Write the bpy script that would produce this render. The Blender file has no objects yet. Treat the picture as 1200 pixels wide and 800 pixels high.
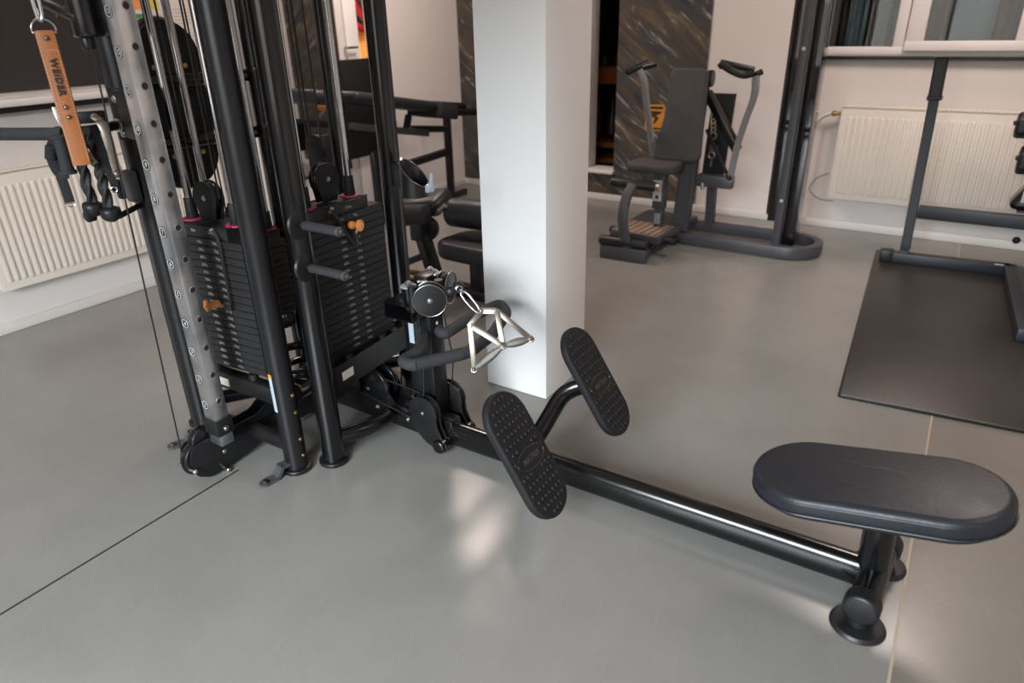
import bpy, bmesh, math, random
from mathutils import Vector as V, Matrix as M
random.seed(7)
S = bpy.context.scene
COL = S.collection
PI = math.pi
# ------------------------------------------------------------------ camera
H = 1.4
RX = V((0.84158, 0.53968, -0.02232)); RU = V((-0.21263, 0.36900, 0.90478)); RF = V((-0.49652, 0.75669, -0.42530))
C0 = V((0, 0, H)); FPX = 800.0
def ray(u, v): return RX * ((u - 600) / FPX) - RU * ((v - 400) / FPX) + RF
def PX(u, v, x): d = ray(u, v); return C0 + d * (x / d.x)      # where that sight line meets the plane X = x
def PY(u, v, y): d = ray(u, v); return C0 + d * (y / d.y)
def PZ(u, v, z): d = ray(u, v); return C0 + d * ((z - H) / d.z)
cam = bpy.data.cameras.new('camera'); cam.lens = 24; cam.sensor_width = 36; cam.clip_start = .02
cam.dof.use_dof = True; cam.dof.focus_distance = 2.25; cam.dof.aperture_fstop = 2.2
co = bpy.data.objects.new('camera', cam); COL.objects.link(co)
r = RX.normalized(); f = RF.normalized(); u = r.cross(f).normalized()
co.matrix_world = M(((r.x, u.x, -f.x, 0), (r.y, u.y, -f.y, 0), (r.z, u.z, -f.z, H), (0, 0, 0, 1)))
S.camera = co
S.view_settings.view_transform = 'Standard'; S.view_settings.look = 'None'
S.view_settings.gamma = 1; S.view_settings.use_curve_mapping = False; S.view_settings.exposure = 0.0

# ------------------------------------------------------------------ materials
def mat(name, col, rough=.5, metal=0., spec=.5, coat=0., crough=.1, noise=0., nscale=20., bump=0., bscale=200., emis=None, rvar=0.):
    m = bpy.data.materials.new(name); m.use_nodes = True
    nt = m.node_tree; b = nt.nodes['Principled BSDF']
    b.inputs['Base Color'].default_value = (*col, 1); b.inputs['Roughness'].default_value = rough
    b.inputs['Metallic'].default_value = metal; b.inputs['Specular IOR Level'].default_value = spec
    b.inputs['Coat Weight'].default_value = coat; b.inputs['Coat Roughness'].default_value = crough
    tc = nt.nodes.new('ShaderNodeTexCoord')
    if noise or rvar:
        n = nt.nodes.new('ShaderNodeTexNoise'); n.inputs['Scale'].default_value = nscale; n.inputs['Detail'].default_value = 5
        nt.links.new(tc.outputs['Object'], n.inputs['Vector'])
        if noise:
            mx = nt.nodes.new('ShaderNodeMix'); mx.data_type = 'RGBA'
            mx.inputs['A'].default_value = (*[c * (1 - noise) for c in col], 1)
            mx.inputs['B'].default_value = (*[min(1, c * (1 + noise)) for c in col], 1)
            nt.links.new(n.outputs['Fac'], mx.inputs['Factor']); nt.links.new(mx.outputs['Result'], b.inputs['Base Color'])
        if rvar:
            mr = nt.nodes.new('ShaderNodeMapRange'); mr.inputs['To Min'].default_value = max(.02, rough - rvar); mr.inputs['To Max'].default_value = rough + rvar
            nt.links.new(n.outputs['Fac'], mr.inputs['Value']); nt.links.new(mr.outputs['Result'], b.inputs['Roughness'])
    if bump:
        n2 = nt.nodes.new('ShaderNodeTexNoise'); n2.inputs['Scale'].default_value = bscale; n2.inputs['Detail'].default_value = 3
        nt.links.new(tc.outputs['Object'], n2.inputs['Vector'])
        bp = nt.nodes.new('ShaderNodeBump'); bp.inputs['Strength'].default_value = bump; bp.inputs['Distance'].default_value = .002
        nt.links.new(n2.outputs['Fac'], bp.inputs['Height']); nt.links.new(bp.outputs['Normal'], b.inputs['Normal'])
    if emis:
        b.inputs['Emission Color'].default_value = (*col, 1); b.inputs['Emission Strength'].default_value = emis
    return m
K = {}
K['gloss'] = mat('black_gloss_paint', (.004, .004, .0045), .20, coat=.15, noise=.2, nscale=6, rvar=.06)
K['satin'] = mat('black_satin_paint', (.007, .007, .008), .36, spec=.45, noise=.15, nscale=8, rvar=.05)
K['matte'] = mat('black_matte_paint', (.009, .009, .0095), .55, spec=.3, noise=.15, nscale=15, bump=.1)
K['iron'] = mat('dark_cast_plate', (.016, .0155, .016), .5, spec=.3, noise=.15, nscale=25, bump=.1)
K['rubber'] = mat('black_rubber', (.010, .010, .0105), .42, spec=.4, noise=.2, nscale=30, bump=.15)
K['foam'] = mat('dark_grey_foam', (.030, .031, .034), .75, spec=.3, noise=.15, nscale=60, bump=.25, bscale=400)
K['chrome'] = mat('chrome', (.50, .51, .53), .14, metal=1)
K['zinc'] = mat('zinc_bolt', (.48, .47, .45), .3, metal=1)
K['brass'] = mat('yellow_zinc', (.55, .38, .15), .35, metal=1)
K['nickel'] = mat('satin_nickel', (.29, .255, .22), .34, metal=1, noise=.08, nscale=40, rvar=.08)
K['knurl'] = mat('knurled_steel', (.30, .29, .27), .42, metal=1, bump=.8, bscale=900)
K['orange'] = mat('orange_plastic', (.90, .33, .08), .4)
K['pink'] = mat('pink_urethane', (.42, .02, .10), .55)
K['white'] = mat('white_ink', (.55, .55, .54), .6)
K['dimink'] = mat('grey_print', (.42, .42, .42), .6)
K['badge'] = mat('pale_badge', (.50, .46, .40), .5)
K['cable'] = mat('black_cable', (.012, .012, .013), .4)
K['vinyl'] = mat('black_vinyl', (.0145, .016, .0205), .42, spec=.36, noise=.15, nscale=18, bump=.25, bscale=120, rvar=.08)
K['vinylgrey'] = mat('grey_fabric_pad', (.048, .046, .046), .8, noise=.2, nscale=25, bump=.3)
K['greypaint'] = mat('charcoal_paint', (.055, .054, .060), .42, noise=.1)
K['silverpaint'] = mat('silver_grey_paint', (.27, .265, .26), .4, metal=.2)
K['rackpaint'] = mat('blue_black_paint', (.016, .020, .024), .45, noise=.12)
K['rope'] = mat('black_rope', (.010, .010, .011), .6, bump=.5, bscale=500)
K['nylon'] = mat('black_webbing', (.010, .010, .010), .8, bump=.5, bscale=600)
K['thread'] = mat('pale_thread', (.62, .50, .38), .7)
K['signorange'] = mat('orange_sign_print', (.62, .25, .02), .6)
K['tread'] = mat('grip_rubber', (.011, .011, .012), .6, spec=.25, noise=.2, nscale=30)
K['radiator'] = mat('cream_radiator_enamel', (.72, .655, .575), .38, noise=.02)
K['pvc'] = mat('white_window_frame', (.78, .74, .72), .35)
K['board'] = mat('white_board_paint', (.66, .62, .60), .5)
K['red'] = mat('red_urethane', (.30, .003, .003), .6, spec=.15)
K['orangewall'] = mat('orange_wall', (.72, .24, .02), .7)
K['yellow'] = mat('yellow_print', (.68, .55, .06), .6)
K['green'] = mat('green_print', (.05, .25, .07), .6)
K['bluegrey'] = mat('blue_grey_print', (.16, .19, .24), .6)
K['paper'] = mat('white_paper', (.68, .62, .57), .7, noise=.03, nscale=10)
K['labelblue'] = mat('pale_blue_label', (.34, .42, .50), .5)
K['warn'] = mat('orange_label', (.85, .25, .02), .5)
K['blackink'] = mat('black_ink', (.02, .012, .01), .6)
K['copper'] = mat('coppery_tread', (.50, .36, .27), .4, metal=.3)
K['greyplastic'] = mat('grey_plastic', (.22, .24, .27), .4)
K['shield'] = mat('smoked_acrylic', (.006, .006, .007), .05, spec=.6)
K['washer'] = mat('grey_washer', (.24, .27, .28), .5)
K['shadebrown'] = mat('dark_brown_wood', (.035, .017, .010), .4)
K['amber'] = mat('amber_shelf', (.36, .11, .025), .5, noise=.3, nscale=9)
K['mirror'] = mat('mirror_silver', (.70, .70, .69), .02, metal=1)

def leather():
    m = mat('tan_leather', (.36, .125, .035), .45, noise=.18, nscale=35, bump=.25, bscale=250); return m
K['leather'] = leather()

def wallmat(name, col, n=.03):
    return mat(name, col, .75, noise=n, nscale=1.5, bump=.08, bscale=60, spec=.2)
K['wall'] = wallmat('warm_white_wall', (.70, .655, .625))
K['pillar'] = wallmat('white_pillar_paint', (.74, .73, .72), .02)
K['trim'] = mat('white_skirting', (.66, .62, .585), .45, noise=.04, nscale=6)
K['ceil'] = wallmat('white_ceiling', (.75, .74, .72))

def floormat(name='grey_linoleum', tint=(1, 1, 1)):
    m = bpy.data.materials.new(name); m.use_nodes = True; nt = m.node_tree; b = nt.nodes['Principled BSDF']; L = nt.links
    tc = nt.nodes.new('ShaderNodeTexCoord')
    n1 = nt.nodes.new('ShaderNodeTexNoise'); n1.inputs['Scale'].default_value = 1.6; n1.inputs['Detail'].default_value = 7; n1.inputs['Roughness'].default_value = .6
    L.new(tc.outputs['Object'], n1.inputs['Vector'])
    r1 = nt.nodes.new('ShaderNodeValToRGB'); r1.color_ramp.interpolation = 'EASE'; r1.color_ramp.elements[0].position = .15; r1.color_ramp.elements[1].position = .85
    r1.color_ramp.elements[0].color = (.180 * tint[0], .176 * tint[1], .163 * tint[2], 1); r1.color_ramp.elements[1].color = (.232 * tint[0], .227 * tint[1], .212 * tint[2], 1)
    L.new(n1.outputs['Fac'], r1.inputs['Fac'])
    # fine scuffs: two stretched noises at different angles
    prev = r1.outputs['Color']
    for ang, sc in ((.5, 1.), (-.9, 1.3), (1.35, .8)):
        m0 = nt.nodes.new('ShaderNodeMapping'); m0.inputs['Rotation'].default_value = (0, 0, ang); L.new(tc.outputs['Object'], m0.inputs['Vector'])
        mp = nt.nodes.new('ShaderNodeMapping'); mp.inputs['Scale'].default_value = (5 * sc, 150 * sc, 1)
        L.new(m0.outputs['Vector'], mp.inputs['Vector'])
        n = nt.nodes.new('ShaderNodeTexNoise'); n.inputs['Scale'].default_value = 1.; n.inputs['Detail'].default_value = 3
        L.new(mp.outputs['Vector'], n.inputs['Vector'])
        rr = nt.nodes.new('ShaderNodeValToRGB'); rr.color_ramp.elements[0].position = .55; rr.color_ramp.elements[1].position = .85; rr.color_ramp.interpolation = 'EASE'
        rr.color_ramp.elements[0].color = (0, 0, 0, 1); rr.color_ramp.elements[1].color = (.10, .10, .10, 1)
        L.new(n.outputs['Fac'], rr.inputs['Fac'])
        mx = nt.nodes.new('ShaderNodeMix'); mx.data_type = 'RGBA'; mx.inputs['B'].default_value = (.42, .41, .39, 1)
        L.new(rr.outputs['Color'], mx.inputs['Factor']); L.new(prev, mx.inputs['A']); prev = mx.outputs['Result']
    L.new(prev, b.inputs['Base Color'])
    n3 = nt.nodes.new('ShaderNodeTexNoise'); n3.inputs['Scale'].default_value = 2.2; n3.inputs['Detail'].default_value = 1.5
    L.new(tc.outputs['Object'], n3.inputs['Vector'])
    mr = nt.nodes.new('ShaderNodeMapRange'); mr.inputs['To Min'].default_value = .215; mr.inputs['To Max'].default_value = .31
    L.new(n3.outputs['Fac'], mr.inputs['Value']); b.inputs['Roughness'].default_value = .26
    b.inputs['Specular IOR Level'].default_value = .5
    return m
K['floor'] = floormat(); K['floor2'] = floormat('brown_grey_linoleum', (.86, .80, .74))

def marblemat():
    m = bpy.data.materials.new('dark_veined_marble'); m.use_nodes = True; nt = m.node_tree; b = nt.nodes['Principled BSDF']; L = nt.links
    tc = nt.nodes.new('ShaderNodeTexCoord')
    m0 = nt.nodes.new('ShaderNodeMapping'); m0.inputs['Rotation'].default_value = (0, math.radians(-40), 0); L.new(tc.outputs['Object'], m0.inputs['Vector'])
    mp = nt.nodes.new('ShaderNodeMapping'); mp.inputs['Scale'].default_value = (1.0, 1, 6.0)
    L.new(m0.outputs['Vector'], mp.inputs['Vector'])
    def nz(scale, det, dist, rough=.6):
        n = nt.nodes.new('ShaderNodeTexNoise'); n.inputs['Scale'].default_value = scale; n.inputs['Detail'].default_value = det
        n.inputs['Distortion'].default_value = dist; n.inputs['Roughness'].default_value = rough
        L.new(mp.outputs['Vector'], n.inputs['Vector']); return n
    a = nz(2.3, 8, .5); ra = nt.nodes.new('ShaderNodeValToRGB'); cr = ra.color_ramp
    cr.elements[0].position = .30; cr.elements[0].color = (.012, .013, .016, 1); cr.elements[1].position = .72; cr.elements[1].color = (.20, .145, .085, 1)
    for p, c in ((.42, (.045, .047, .052, 1)), (.52, (.065, .052, .040, 1)), (.60, (.10, .078, .050, 1))):
        e = cr.elements.new(p); e.color = c
    L.new(a.outputs['Fac'], ra.inputs['Fac'])
    v = nz(1.5, 4, .7, .5); rv = nt.nodes.new('ShaderNodeValToRGB'); cv = rv.color_ramp
    cv.elements[0].position = .478; cv.elements[0].color = (0, 0, 0, 1); cv.elements[1].position = .522; cv.elements[1].color = (0, 0, 0, 1)
    e = cv.elements.new(.50); e.color = (1, 1, 1, 1)
    L.new(v.outputs['Fac'], rv.inputs['Fac'])
    g = nz(5, 3, 0); rg = nt.nodes.new('ShaderNodeMapRange'); rg.inputs['From Min'].default_value = .5; rg.inputs['From Max'].default_value = .72; L.new(g.outputs['Fac'], rg.inputs['Value'])
    ml = nt.nodes.new('ShaderNodeMath'); ml.operation = 'MULTIPLY'; L.new(rv.outputs['Color'], ml.inputs[0]); L.new(rg.outputs['Result'], ml.inputs[1])
    mx = nt.nodes.new('ShaderNodeMix'); mx.data_type = 'RGBA'; mx.inputs['B'].default_value = (.55, .52, .48, 1)
    L.new(ml.outputs[0], mx.inputs['Factor']); L.new(ra.outputs['Color'], mx.inputs['A']); L.new(mx.outputs['Result'], b.inputs['Base Color'])
    b.inputs['Roughness'].default_value = .3
    return m
K['marble'] = marblemat()

def brushed():
    m = mat('brushed_steel_column', (.40, .42, .45), .30, metal=1); nt = m.node_tree; b = nt.nodes['Principled BSDF']
    tc = nt.nodes['Texture Coordinate']
    mp = nt.nodes.new('ShaderNodeMapping'); mp.inputs['Scale'].default_value = (160, 160, 3); nt.links.new(tc.outputs['Object'], mp.inputs['Vector'])
    n = nt.nodes.new('ShaderNodeTexNoise'); n.inputs['Scale'].default_value = 1; nt.links.new(mp.outputs['Vector'], n.inputs['Vector'])
    n2 = nt.nodes.new('ShaderNodeTexNoise'); n2.inputs['Scale'].default_value = 9; nt.links.new(tc.outputs['Object'], n2.inputs['Vector'])
    mr = nt.nodes.new('ShaderNodeMapRange'); mr.inputs['To Min'].default_value = .2; mr.inputs['To Max'].default_value = .5
    nt.links.new(n.outputs['Fac'], mr.inputs['Value']); nt.links.new(mr.outputs['Result'], b.inputs['Roughness'])
    r_ = nt.nodes.new('ShaderNodeValToRGB'); r_.color_ramp.elements[0].position = .35; r_.color_ramp.elements[1].position = .6
    r_.color_ramp.elements[0].color = (.42, .45, .49, 1); r_.color_ramp.elements[1].color = (.78, .78, .79, 1)
    nt.links.new(n2.outputs['Fac'], r_.inputs['Fac']); nt.links.new(r_.outputs['Color'], b.inputs['Base Color'])
    return m
K['brushed'] = brushed()

def glassmat():
    m = bpy.data.materials.new('dark_window_glass'); m.use_nodes = True; b = m.node_tree.nodes['Principled BSDF']
    b.inputs['Base Color'].default_value = (.85, .93, .95, 1); b.inputs['Roughness'].default_value = .02; b.inputs['Transmission Weight'].default_value = 1
    b.inputs['IOR'].default_value = 1.45
    return m
K['glass'] = glassmat()
K['darkglass'] = mat('dark_reflecting_glass', (.030, .026, .026), .12, noise=.3, nscale=2.0, spec=.6)
K['night'] = mat('night_outside', (.012, .018, .022), .9)
K['drape'] = mat('pale_blue_drape', (.24, .31, .34), .9, noise=.2, nscale=12)
K['drapedark'] = mat('slate_drape', (.045, .065, .075), .9, noise=.3, nscale=9)
K['drapebrown'] = mat('brown_drape', (.09, .065, .055), .9, noise=.4, nscale=9)

def rubmat():
    m = mat('black_rubber_mat', (.016, .013, .0115), .36, noise=.35, nscale=2.2, bump=.1, bscale=300, rvar=.12, spec=.5); return m
K['mat'] = rubmat()

# ------------------------------------------------------------------ mesh builder
class MB:
    def __init__(s, *mats):
        s.bm = bmesh.new(); s.mats = list(mats); s.mi = 0
    def use(s, m):
        if m not in s.mats: s.mats.append(m)
        s.mi = s.mats.index(m); return s
    def _add(s, t, bevel=0, seg=2):
        if bevel:
            es = [e for e in t.edges if len(e.link_faces) == 2 and e.calc_face_angle(0) > .5]
            bmesh.ops.bevel(t, geom=es, offset=bevel, segments=seg, affect='EDGES', profile=.5, clamp_overlap=True)
        for fc in t.faces: fc.material_index = s.mi
        me = bpy.data.meshes.new('t'); t.to_mesh(me); t.free(); s.bm.from_mesh(me); bpy.data.meshes.remove(me)
        return s
    def box(s, c, d, R=None, bevel=0, seg=2):
        t = bmesh.new(); bmesh.ops.create_cube(t, size=1)
        m3 = R if R is not None else M.Identity(3)
        for v in t.verts:
            v.co = m3 @ V((v.co.x * d[0], v.co.y * d[1], v.co.z * d[2])) + V(c)
        return s._add(t, bevel, seg)
    def bar(s, p, q, w, h, up=(0, 0, 1), bevel=0):       # rectangular bar from p to q
        p, q = V(p), V(q); x = (q - p).normalized(); y = V(up).cross(x)
        if y.length < 1e-4: y = V((0, 1, 0)).cross(x)
        y.normalize(); z = x.cross(y)
        R = M((x, y, z)).transposed()
        return s.box((p + q) / 2, ((q - p).length, w, h), R, bevel)
    def cyl(s, p, q, r, r2=None, seg=24, bevel=0):
        p, q = V(p), V(q); r2 = r if r2 is None else r2
        d = (q - p).normalized(); L = (q - p).length; b = min(bevel, L * .49, min(r, r2) * .9)
        prof = [(0., r)] + [(L, r2)]
        if b > 0:
            prof = []
            for k in range(4):
                t = PI / 2 * k / 3; prof.append((b - b * math.cos(t), r - b + b * math.sin(t)))
            for k in range(4):
                t = PI / 2 * k / 3; prof.append((L - b + b * math.sin(t), r2 - b + b * math.cos(t)))
        ux = d.orthogonal().normalized(); uy = d.cross(ux); t = bmesh.new(); rings = []
        for x, rr in prof: rings.append([t.verts.new(p + d * x + (ux * math.cos(2 * PI * k / seg) + uy * math.sin(2 * PI * k / seg)) * rr) for k in range(seg)])
        for A, B in zip(rings[:-1], rings[1:]):
            for k in range(seg): t.faces.new((A[k], A[(k + 1) % seg], B[(k + 1) % seg], B[k]))
        t.faces.new(rings[0][::-1]); t.faces.new(rings[-1]); bmesh.ops.recalc_face_normals(t, faces=t.faces[:])
        return s._add(t)
    def sph(s, c, r, sc=(1, 1, 1), seg=20, R=None):
        t = bmesh.new(); bmesh.ops.create_uvsphere(t, u_segments=seg, v_segments=seg // 2 + 2, radius=r)
        for v in t.verts:
            q = V((v.co.x * sc[0], v.co.y * sc[1], v.co.z * sc[2])); v.co = (R @ q if R is not None else q) + V(c)
        return s._add(t)
    def tube(s, pts, r, seg=14, closed=False, prof=None, up=None, twist=0):   # prof: list of (a,b) cross-section
        pts = [V(p) for p in pts]; n = len(pts)
        rr = r if isinstance(r, (list, tuple)) else [r] * n
        prof = prof or [(math.cos(2 * PI * k / seg), math.sin(2 * PI * k / seg)) for k in range(seg)]
        t = bmesh.new(); rings = []; nrm = None
        for i, p in enumerate(pts):
            a = pts[(i - 1) % n] if (closed or i > 0) else p; b = pts[(i + 1) % n] if (closed or i < n - 1) else p
            d = (b - a).normalized()
            if nrm is None:
                ref = V(up) if up else (V((0, 0, 1)) if abs(d.z) < .9 else V((1, 0, 0)))
                nrm = (ref - d * ref.dot(d)).normalized()
            elif up and abs(V(up).dot(d)) < .95:
                nrm = (V(up) - d * V(up).dot(d)).normalized()
            else:
                nrm = (nrm - d * nrm.dot(d)).normalized()
            bn = d.cross(nrm); tw = twist * i
            ca, sa = math.cos(tw), math.sin(tw)
            n2 = nrm * ca + bn * sa; b2 = bn * ca - nrm * sa
            rings.append([t.verts.new(p + (n2 * y + b2 * x) * rr[i]) for x, y in prof])
        k = len(prof)
        for i in range(n if closed else n - 1):
            A, B = rings[i], rings[(i + 1) % n]
            for j in range(k): t.faces.new((A[j], A[(j + 1) % k], B[(j + 1) % k], B[j]))
        if not closed:
            t.faces.new(rings[0][::-1]); t.faces.new(rings[-1])
        bmesh.ops.recalc_face_normals(t, faces=t.faces[:])
        return s._add(t)
    def prism(s, poly, o, ux, uy, d, bevel=0, seg=2):      # polygon in the plane (ux,uy) at o, thickness d centred
        o, ux, uy = V(o), V(ux).normalized(), V(uy).normalized(); n = ux.cross(uy)
        t = bmesh.new()
        a = [t.verts.new(o + ux * x + uy * y - n * d / 2) for x, y in poly]; b = [t.verts.new(o + ux * x + uy * y + n * d / 2) for x, y in poly]
        k = len(poly)
        fa = t.faces.new(a[::-1]); fb = t.faces.new(b)
        for j in range(k): t.faces.new((a[j], a[(j + 1) % k], b[(j + 1) % k], b[j]))
        bmesh.ops.recalc_face_normals(t, faces=t.faces[:])
        if bevel:
            es = [e for e in t.edges if fa in e.link_faces or fb in e.link_faces]
            bmesh.ops.bevel(t, geom=es, offset=bevel, segments=seg, affect='EDGES', profile=.5, clamp_overlap=True)
        return s._add(t)
    def torus(s, c, n, R, r, seg=28, ps=10, a0=0, a1=2 * PI):
        c, n = V(c), V(n).normalized(); ux = n.orthogonal().normalized(); uy = n.cross(ux); full = abs(a1 - a0 - 2 * PI) < 1e-3
        k = seg if full else seg + 1
        return s.tube([c + (ux * math.cos(a0 + (a1 - a0) * i / seg) + uy * math.sin(a0 + (a1 - a0) * i / seg)) * R for i in range(k)], r, ps, closed=full)
    def disc(s, c, n, r, w, seg=32, bevel=.002):
        n = V(n).normalized(); c = V(c); return s.cyl(c - n * w / 2, c + n * w / 2, r, seg=seg, bevel=bevel)
    def quad(s, a, b, c, d):
        t = bmesh.new(); t.faces.new([t.verts.new(V(p)) for p in (a, b, c, d)]); return s._add(t)
    def text(s, body, o, ux, uy, size, align='CENTER', thick=.0006, bold=0):
        cu = bpy.data.curves.new('t', 'FONT'); cu.body = body; cu.size = size; cu.align_x = align; cu.align_y = 'CENTER'; cu.extrude = 0; cu.offset = bold; cu.space_character = 1.0 + (.14 if bold > .001 else 0); cu.resolution_u = 2
        ob = bpy.data.objects.new('t', cu); COL.objects.link(ob)
        bpy.context.view_layer.update()
        me = bpy.data.meshes.new_from_object(ob.evaluated_get(bpy.context.evaluated_depsgraph_get()))
        bpy.data.objects.remove(ob); bpy.data.curves.remove(cu)
        o, ux, uy = V(o), V(ux).normalized(), V(uy).normalized(); n = ux.cross(uy)
        t = bmesh.new(); t.from_mesh(me); bpy.data.meshes.remove(me)
        for v in t.verts: v.co = o + ux * v.co.x + uy * v.co.y + n * thick
        return s._add(t)

def obj(name, mb, parent=None, smooth=40, label=None):
    bm = mb.bm
    if parent is not None:
        off = V(parent['base']); bmesh.ops.translate(bm, verts=bm.verts[:], vec=-off)
    for fc in bm.faces: fc.smooth = True
    lim = math.radians(smooth)
    for e in bm.edges:
        if len(e.link_faces) != 2 or e.calc_face_angle(0) > lim: e.smooth = False
    me = bpy.data.meshes.new(name); bm.to_mesh(me); bm.free()
    for m in mb.mats: me.materials.append(m)
    o = bpy.data.objects.new(name, me); COL.objects.link(o)
    if parent is not None:
        o.parent = parent; o['base'] = parent['base']
    else: o['base'] = (0., 0., 0.)
    if label: o['label'] = label
    return o
def thing(name, label, cat, loc=(0, 0, 0), group=None):
    o = bpy.data.objects.new(name, None); COL.objects.link(o); o.location = loc; o.empty_display_size = .1
    o['base'] = tuple(loc); o['label'] = label; o['category'] = cat
    if group: o['group'] = group
    return o
def recenter(o, loc):                     # put the origin of a one-mesh thing at its base
    loc = V(loc); o.data.transform(M.Translation(-loc)); o.location = loc; o['base'] = tuple(loc)
def tag(o, label, cat, loc=None, group=None):
    o['label'] = label; o['category'] = cat
    if group: o['group'] = group
    if loc is not None: recenter(o, loc)
    return o
def struct(name, mb, parent=None, smooth=40):
    o = obj(name, mb, parent, smooth)
    if parent is None: o['kind'] = 'structure'
    return o
def spline(pts, n=8, closed=False):
    pts = [V(p) for p in pts]; N = len(pts); out = []
    rng = N if closed else N - 1
    for i in range(rng):
        p1, p2 = pts[i], pts[(i + 1) % N]
        p0 = pts[i - 1] if (closed or i > 0) else p1 * 2 - p2
        p3 = pts[(i + 2) % N] if (closed or i + 2 < N) else p2 * 2 - p1
        for k in range(n):
            t = k / n
            out.append(.5 * ((2 * p1) + (p2 - p0) * t + (2 * p0 - 5 * p1 + 4 * p2 - p3) * t * t + (3 * p1 - p0 - 3 * p2 + p3) * t ** 3))
    if not closed: out.append(pts[-1])
    return out
def arcpoly(pts, rad, seg=6):             # polygon with rounded corners (one radius each)
    out = []; n = len(pts)
    for i in range(n):
        p = V((*pts[i], 0)); a = V((*pts[i - 1], 0)); b = V((*pts[(i + 1) % n], 0)); r = rad[i] if isinstance(rad, (list, tuple)) else rad
        if r <= 0: out.append((p.x, p.y)); continue
        d1 = (a - p).normalized(); d2 = (b - p).normalized(); ang = d1.angle(d2); L = r / math.tan(ang / 2)
        L = min(L, (a - p).length * .499, (b - p).length * .499); r2 = L * math.tan(ang / 2)
        c = p + (d1 + d2).normalized() * (r2 / math.sin(ang / 2)); s = p + d1 * L; e = p + d2 * L
        v1 = s - c; v2 = e - c; tot = v1.angle(v2)
        sg = 1 if v1.cross(v2).z > 0 else -1
        for k in range(seg + 1):
            th = sg * tot * k / seg; out.append((c.x + v1.x * math.cos(th) - v1.y * math.sin(th), c.y + v1.x * math.sin(th) + v1.y * math.cos(th)))
    return out
def stadium(L, W, seg=16):
    h = (L - W) / 2; r = W / 2
    return [(h + r * math.cos(-PI / 2 + PI * k / seg), r * math.sin(-PI / 2 + PI * k / seg)) for k in range(seg + 1)] + \
           [(-h + r * math.cos(PI / 2 + PI * k / seg), r * math.sin(PI / 2 + PI * k / seg)) for k in range(seg + 1)]
def fillet(pts, r, seg=6):                # 3D polyline with rounded corners
    pts = [V(p) for p in pts]; out = [pts[0]]
    for i in range(1, len(pts) - 1):
        p, a, b = pts[i], pts[i - 1], pts[i + 1]; L = min(r, (a - p).length * .45, (b - p).length * .45)
        s = p + (a - p).normalized() * L; e = p + (b - p).normalized() * L
        for k in range(seg + 1):
            t = k / seg; out.append(s * (1 - t) ** 2 + p * 2 * t * (1 - t) + e * t * t)
    out.append(pts[-1]); return out
X_, Y_, Z_ = V((1, 0, 0)), V((0, 1, 0)), V((0, 0, 1))

LAMPS_FILLS = [(-3.0, 3.75, 1.0), (.12, 4.15, .85), (-2.9, .8, .2), (1.3, 1.9, .35)]  # lamps seen mirrored in the floor, then added warm fills: left side, pillar
LPOW = 46
WARM = (1.0, .83, .75)
WIN = (-1.6, .5)
SKYC = (.86, .94, 1.0, 1); SKYS = 40.0; GROUND = (.05, .045, .04); HOR = 10
# ------------------------------------------------------------------ the room
XL, YB, ZC = -3.945, 5.28, 2.75
XR, YF = 2.7, -2.0
fl = MB(K['floor']); fl.box(((XL - .2 + .116) / 2, (YB + YF) / 2, -.05), (.116 - XL + .2, YB - YF + .4, .1)); fl.use(K['floor2']).box(((XR + .2 + .116) / 2, (YB + YF) / 2, -.05), (XR + .2 - .116, YB - YF + .4, .1))
struct('floor', fl)
sm = MB(K['blackink'])
sm.box((-1.894, -.2, .0006), (.006, 2.65, .0012))
struct('trim_1', sm)
K['seamlight'] = mat('pale_seam_weld', (.40, .32, .24), .6)
sm = MB(K['seamlight']); sm.box((.116, 1.9, .0006), (.007, 6.7, .0012)); struct('trim_2', sm)
ce = MB(K['ceil']); ce.box(((XL + XR) / 2, (YB + YF) / 2, ZC + .05), (XR - XL + .4, YB - YF + .4, .1)); struct('ceiling', ce)
# left wall: doorway between Y 4.01 and 4.24
w = MB(K['wall'])
w.box((XL - .06, (YF + 4.01) / 2, ZC / 2), (.12, 4.01 - YF, ZC)); w.box((XL - .06, (4.24 + YB + .1) / 2, ZC / 2), (.12, YB + .1 - 4.24, ZC)); w.box((XL - .06, 4.125, 2.42), (.12, .23, ZC - 2.1))
struct('wall_left', w)
# back wall: niche X -2.66..-2.40, Z .25..2.3 ; window X -1.40..0.32, Z 1.145..2.25
w = MB(K['wall'])
def wb(x0, x1, z0, z1): w.box(((x0 + x1) / 2, YB + .08, (z0 + z1) / 2), (x1 - x0, .16, z1 - z0))
wb(XL - .12, -2.66, 0, ZC); wb(-2.66, -2.40, 0, .25); wb(-2.66, -2.40, 2.3, ZC); wb(-2.40, -1.00, 0, ZC)
wb(-1.00, .32, 0, 1.145); wb(-1.00, .32, 2.25, ZC); wb(.32, XR + .1, 0, ZC)
struct('wall_back', w)
w = MB(K['wall']); w.box((XR + .06, (YB + YF) / 2, ZC / 2), (.12, YB - YF + .3, ZC)); struct('wall_right', w)
w = MB(K['wall'])
w.box(((XL + XR) / 2, YF - .08, .40), (XR - XL + .2, .16, .8)); w.box(((XL + XR) / 2, YF - .08, 2.64), (XR - XL + .2, .16, .24))
for a, b in ((XL - .1, WIN[0]), (WIN[1], XR + .1)): w.box(((a + b) / 2, YF - .08, 1.66), (b - a, .16, 1.72))
struct('wall_front', w)
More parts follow.
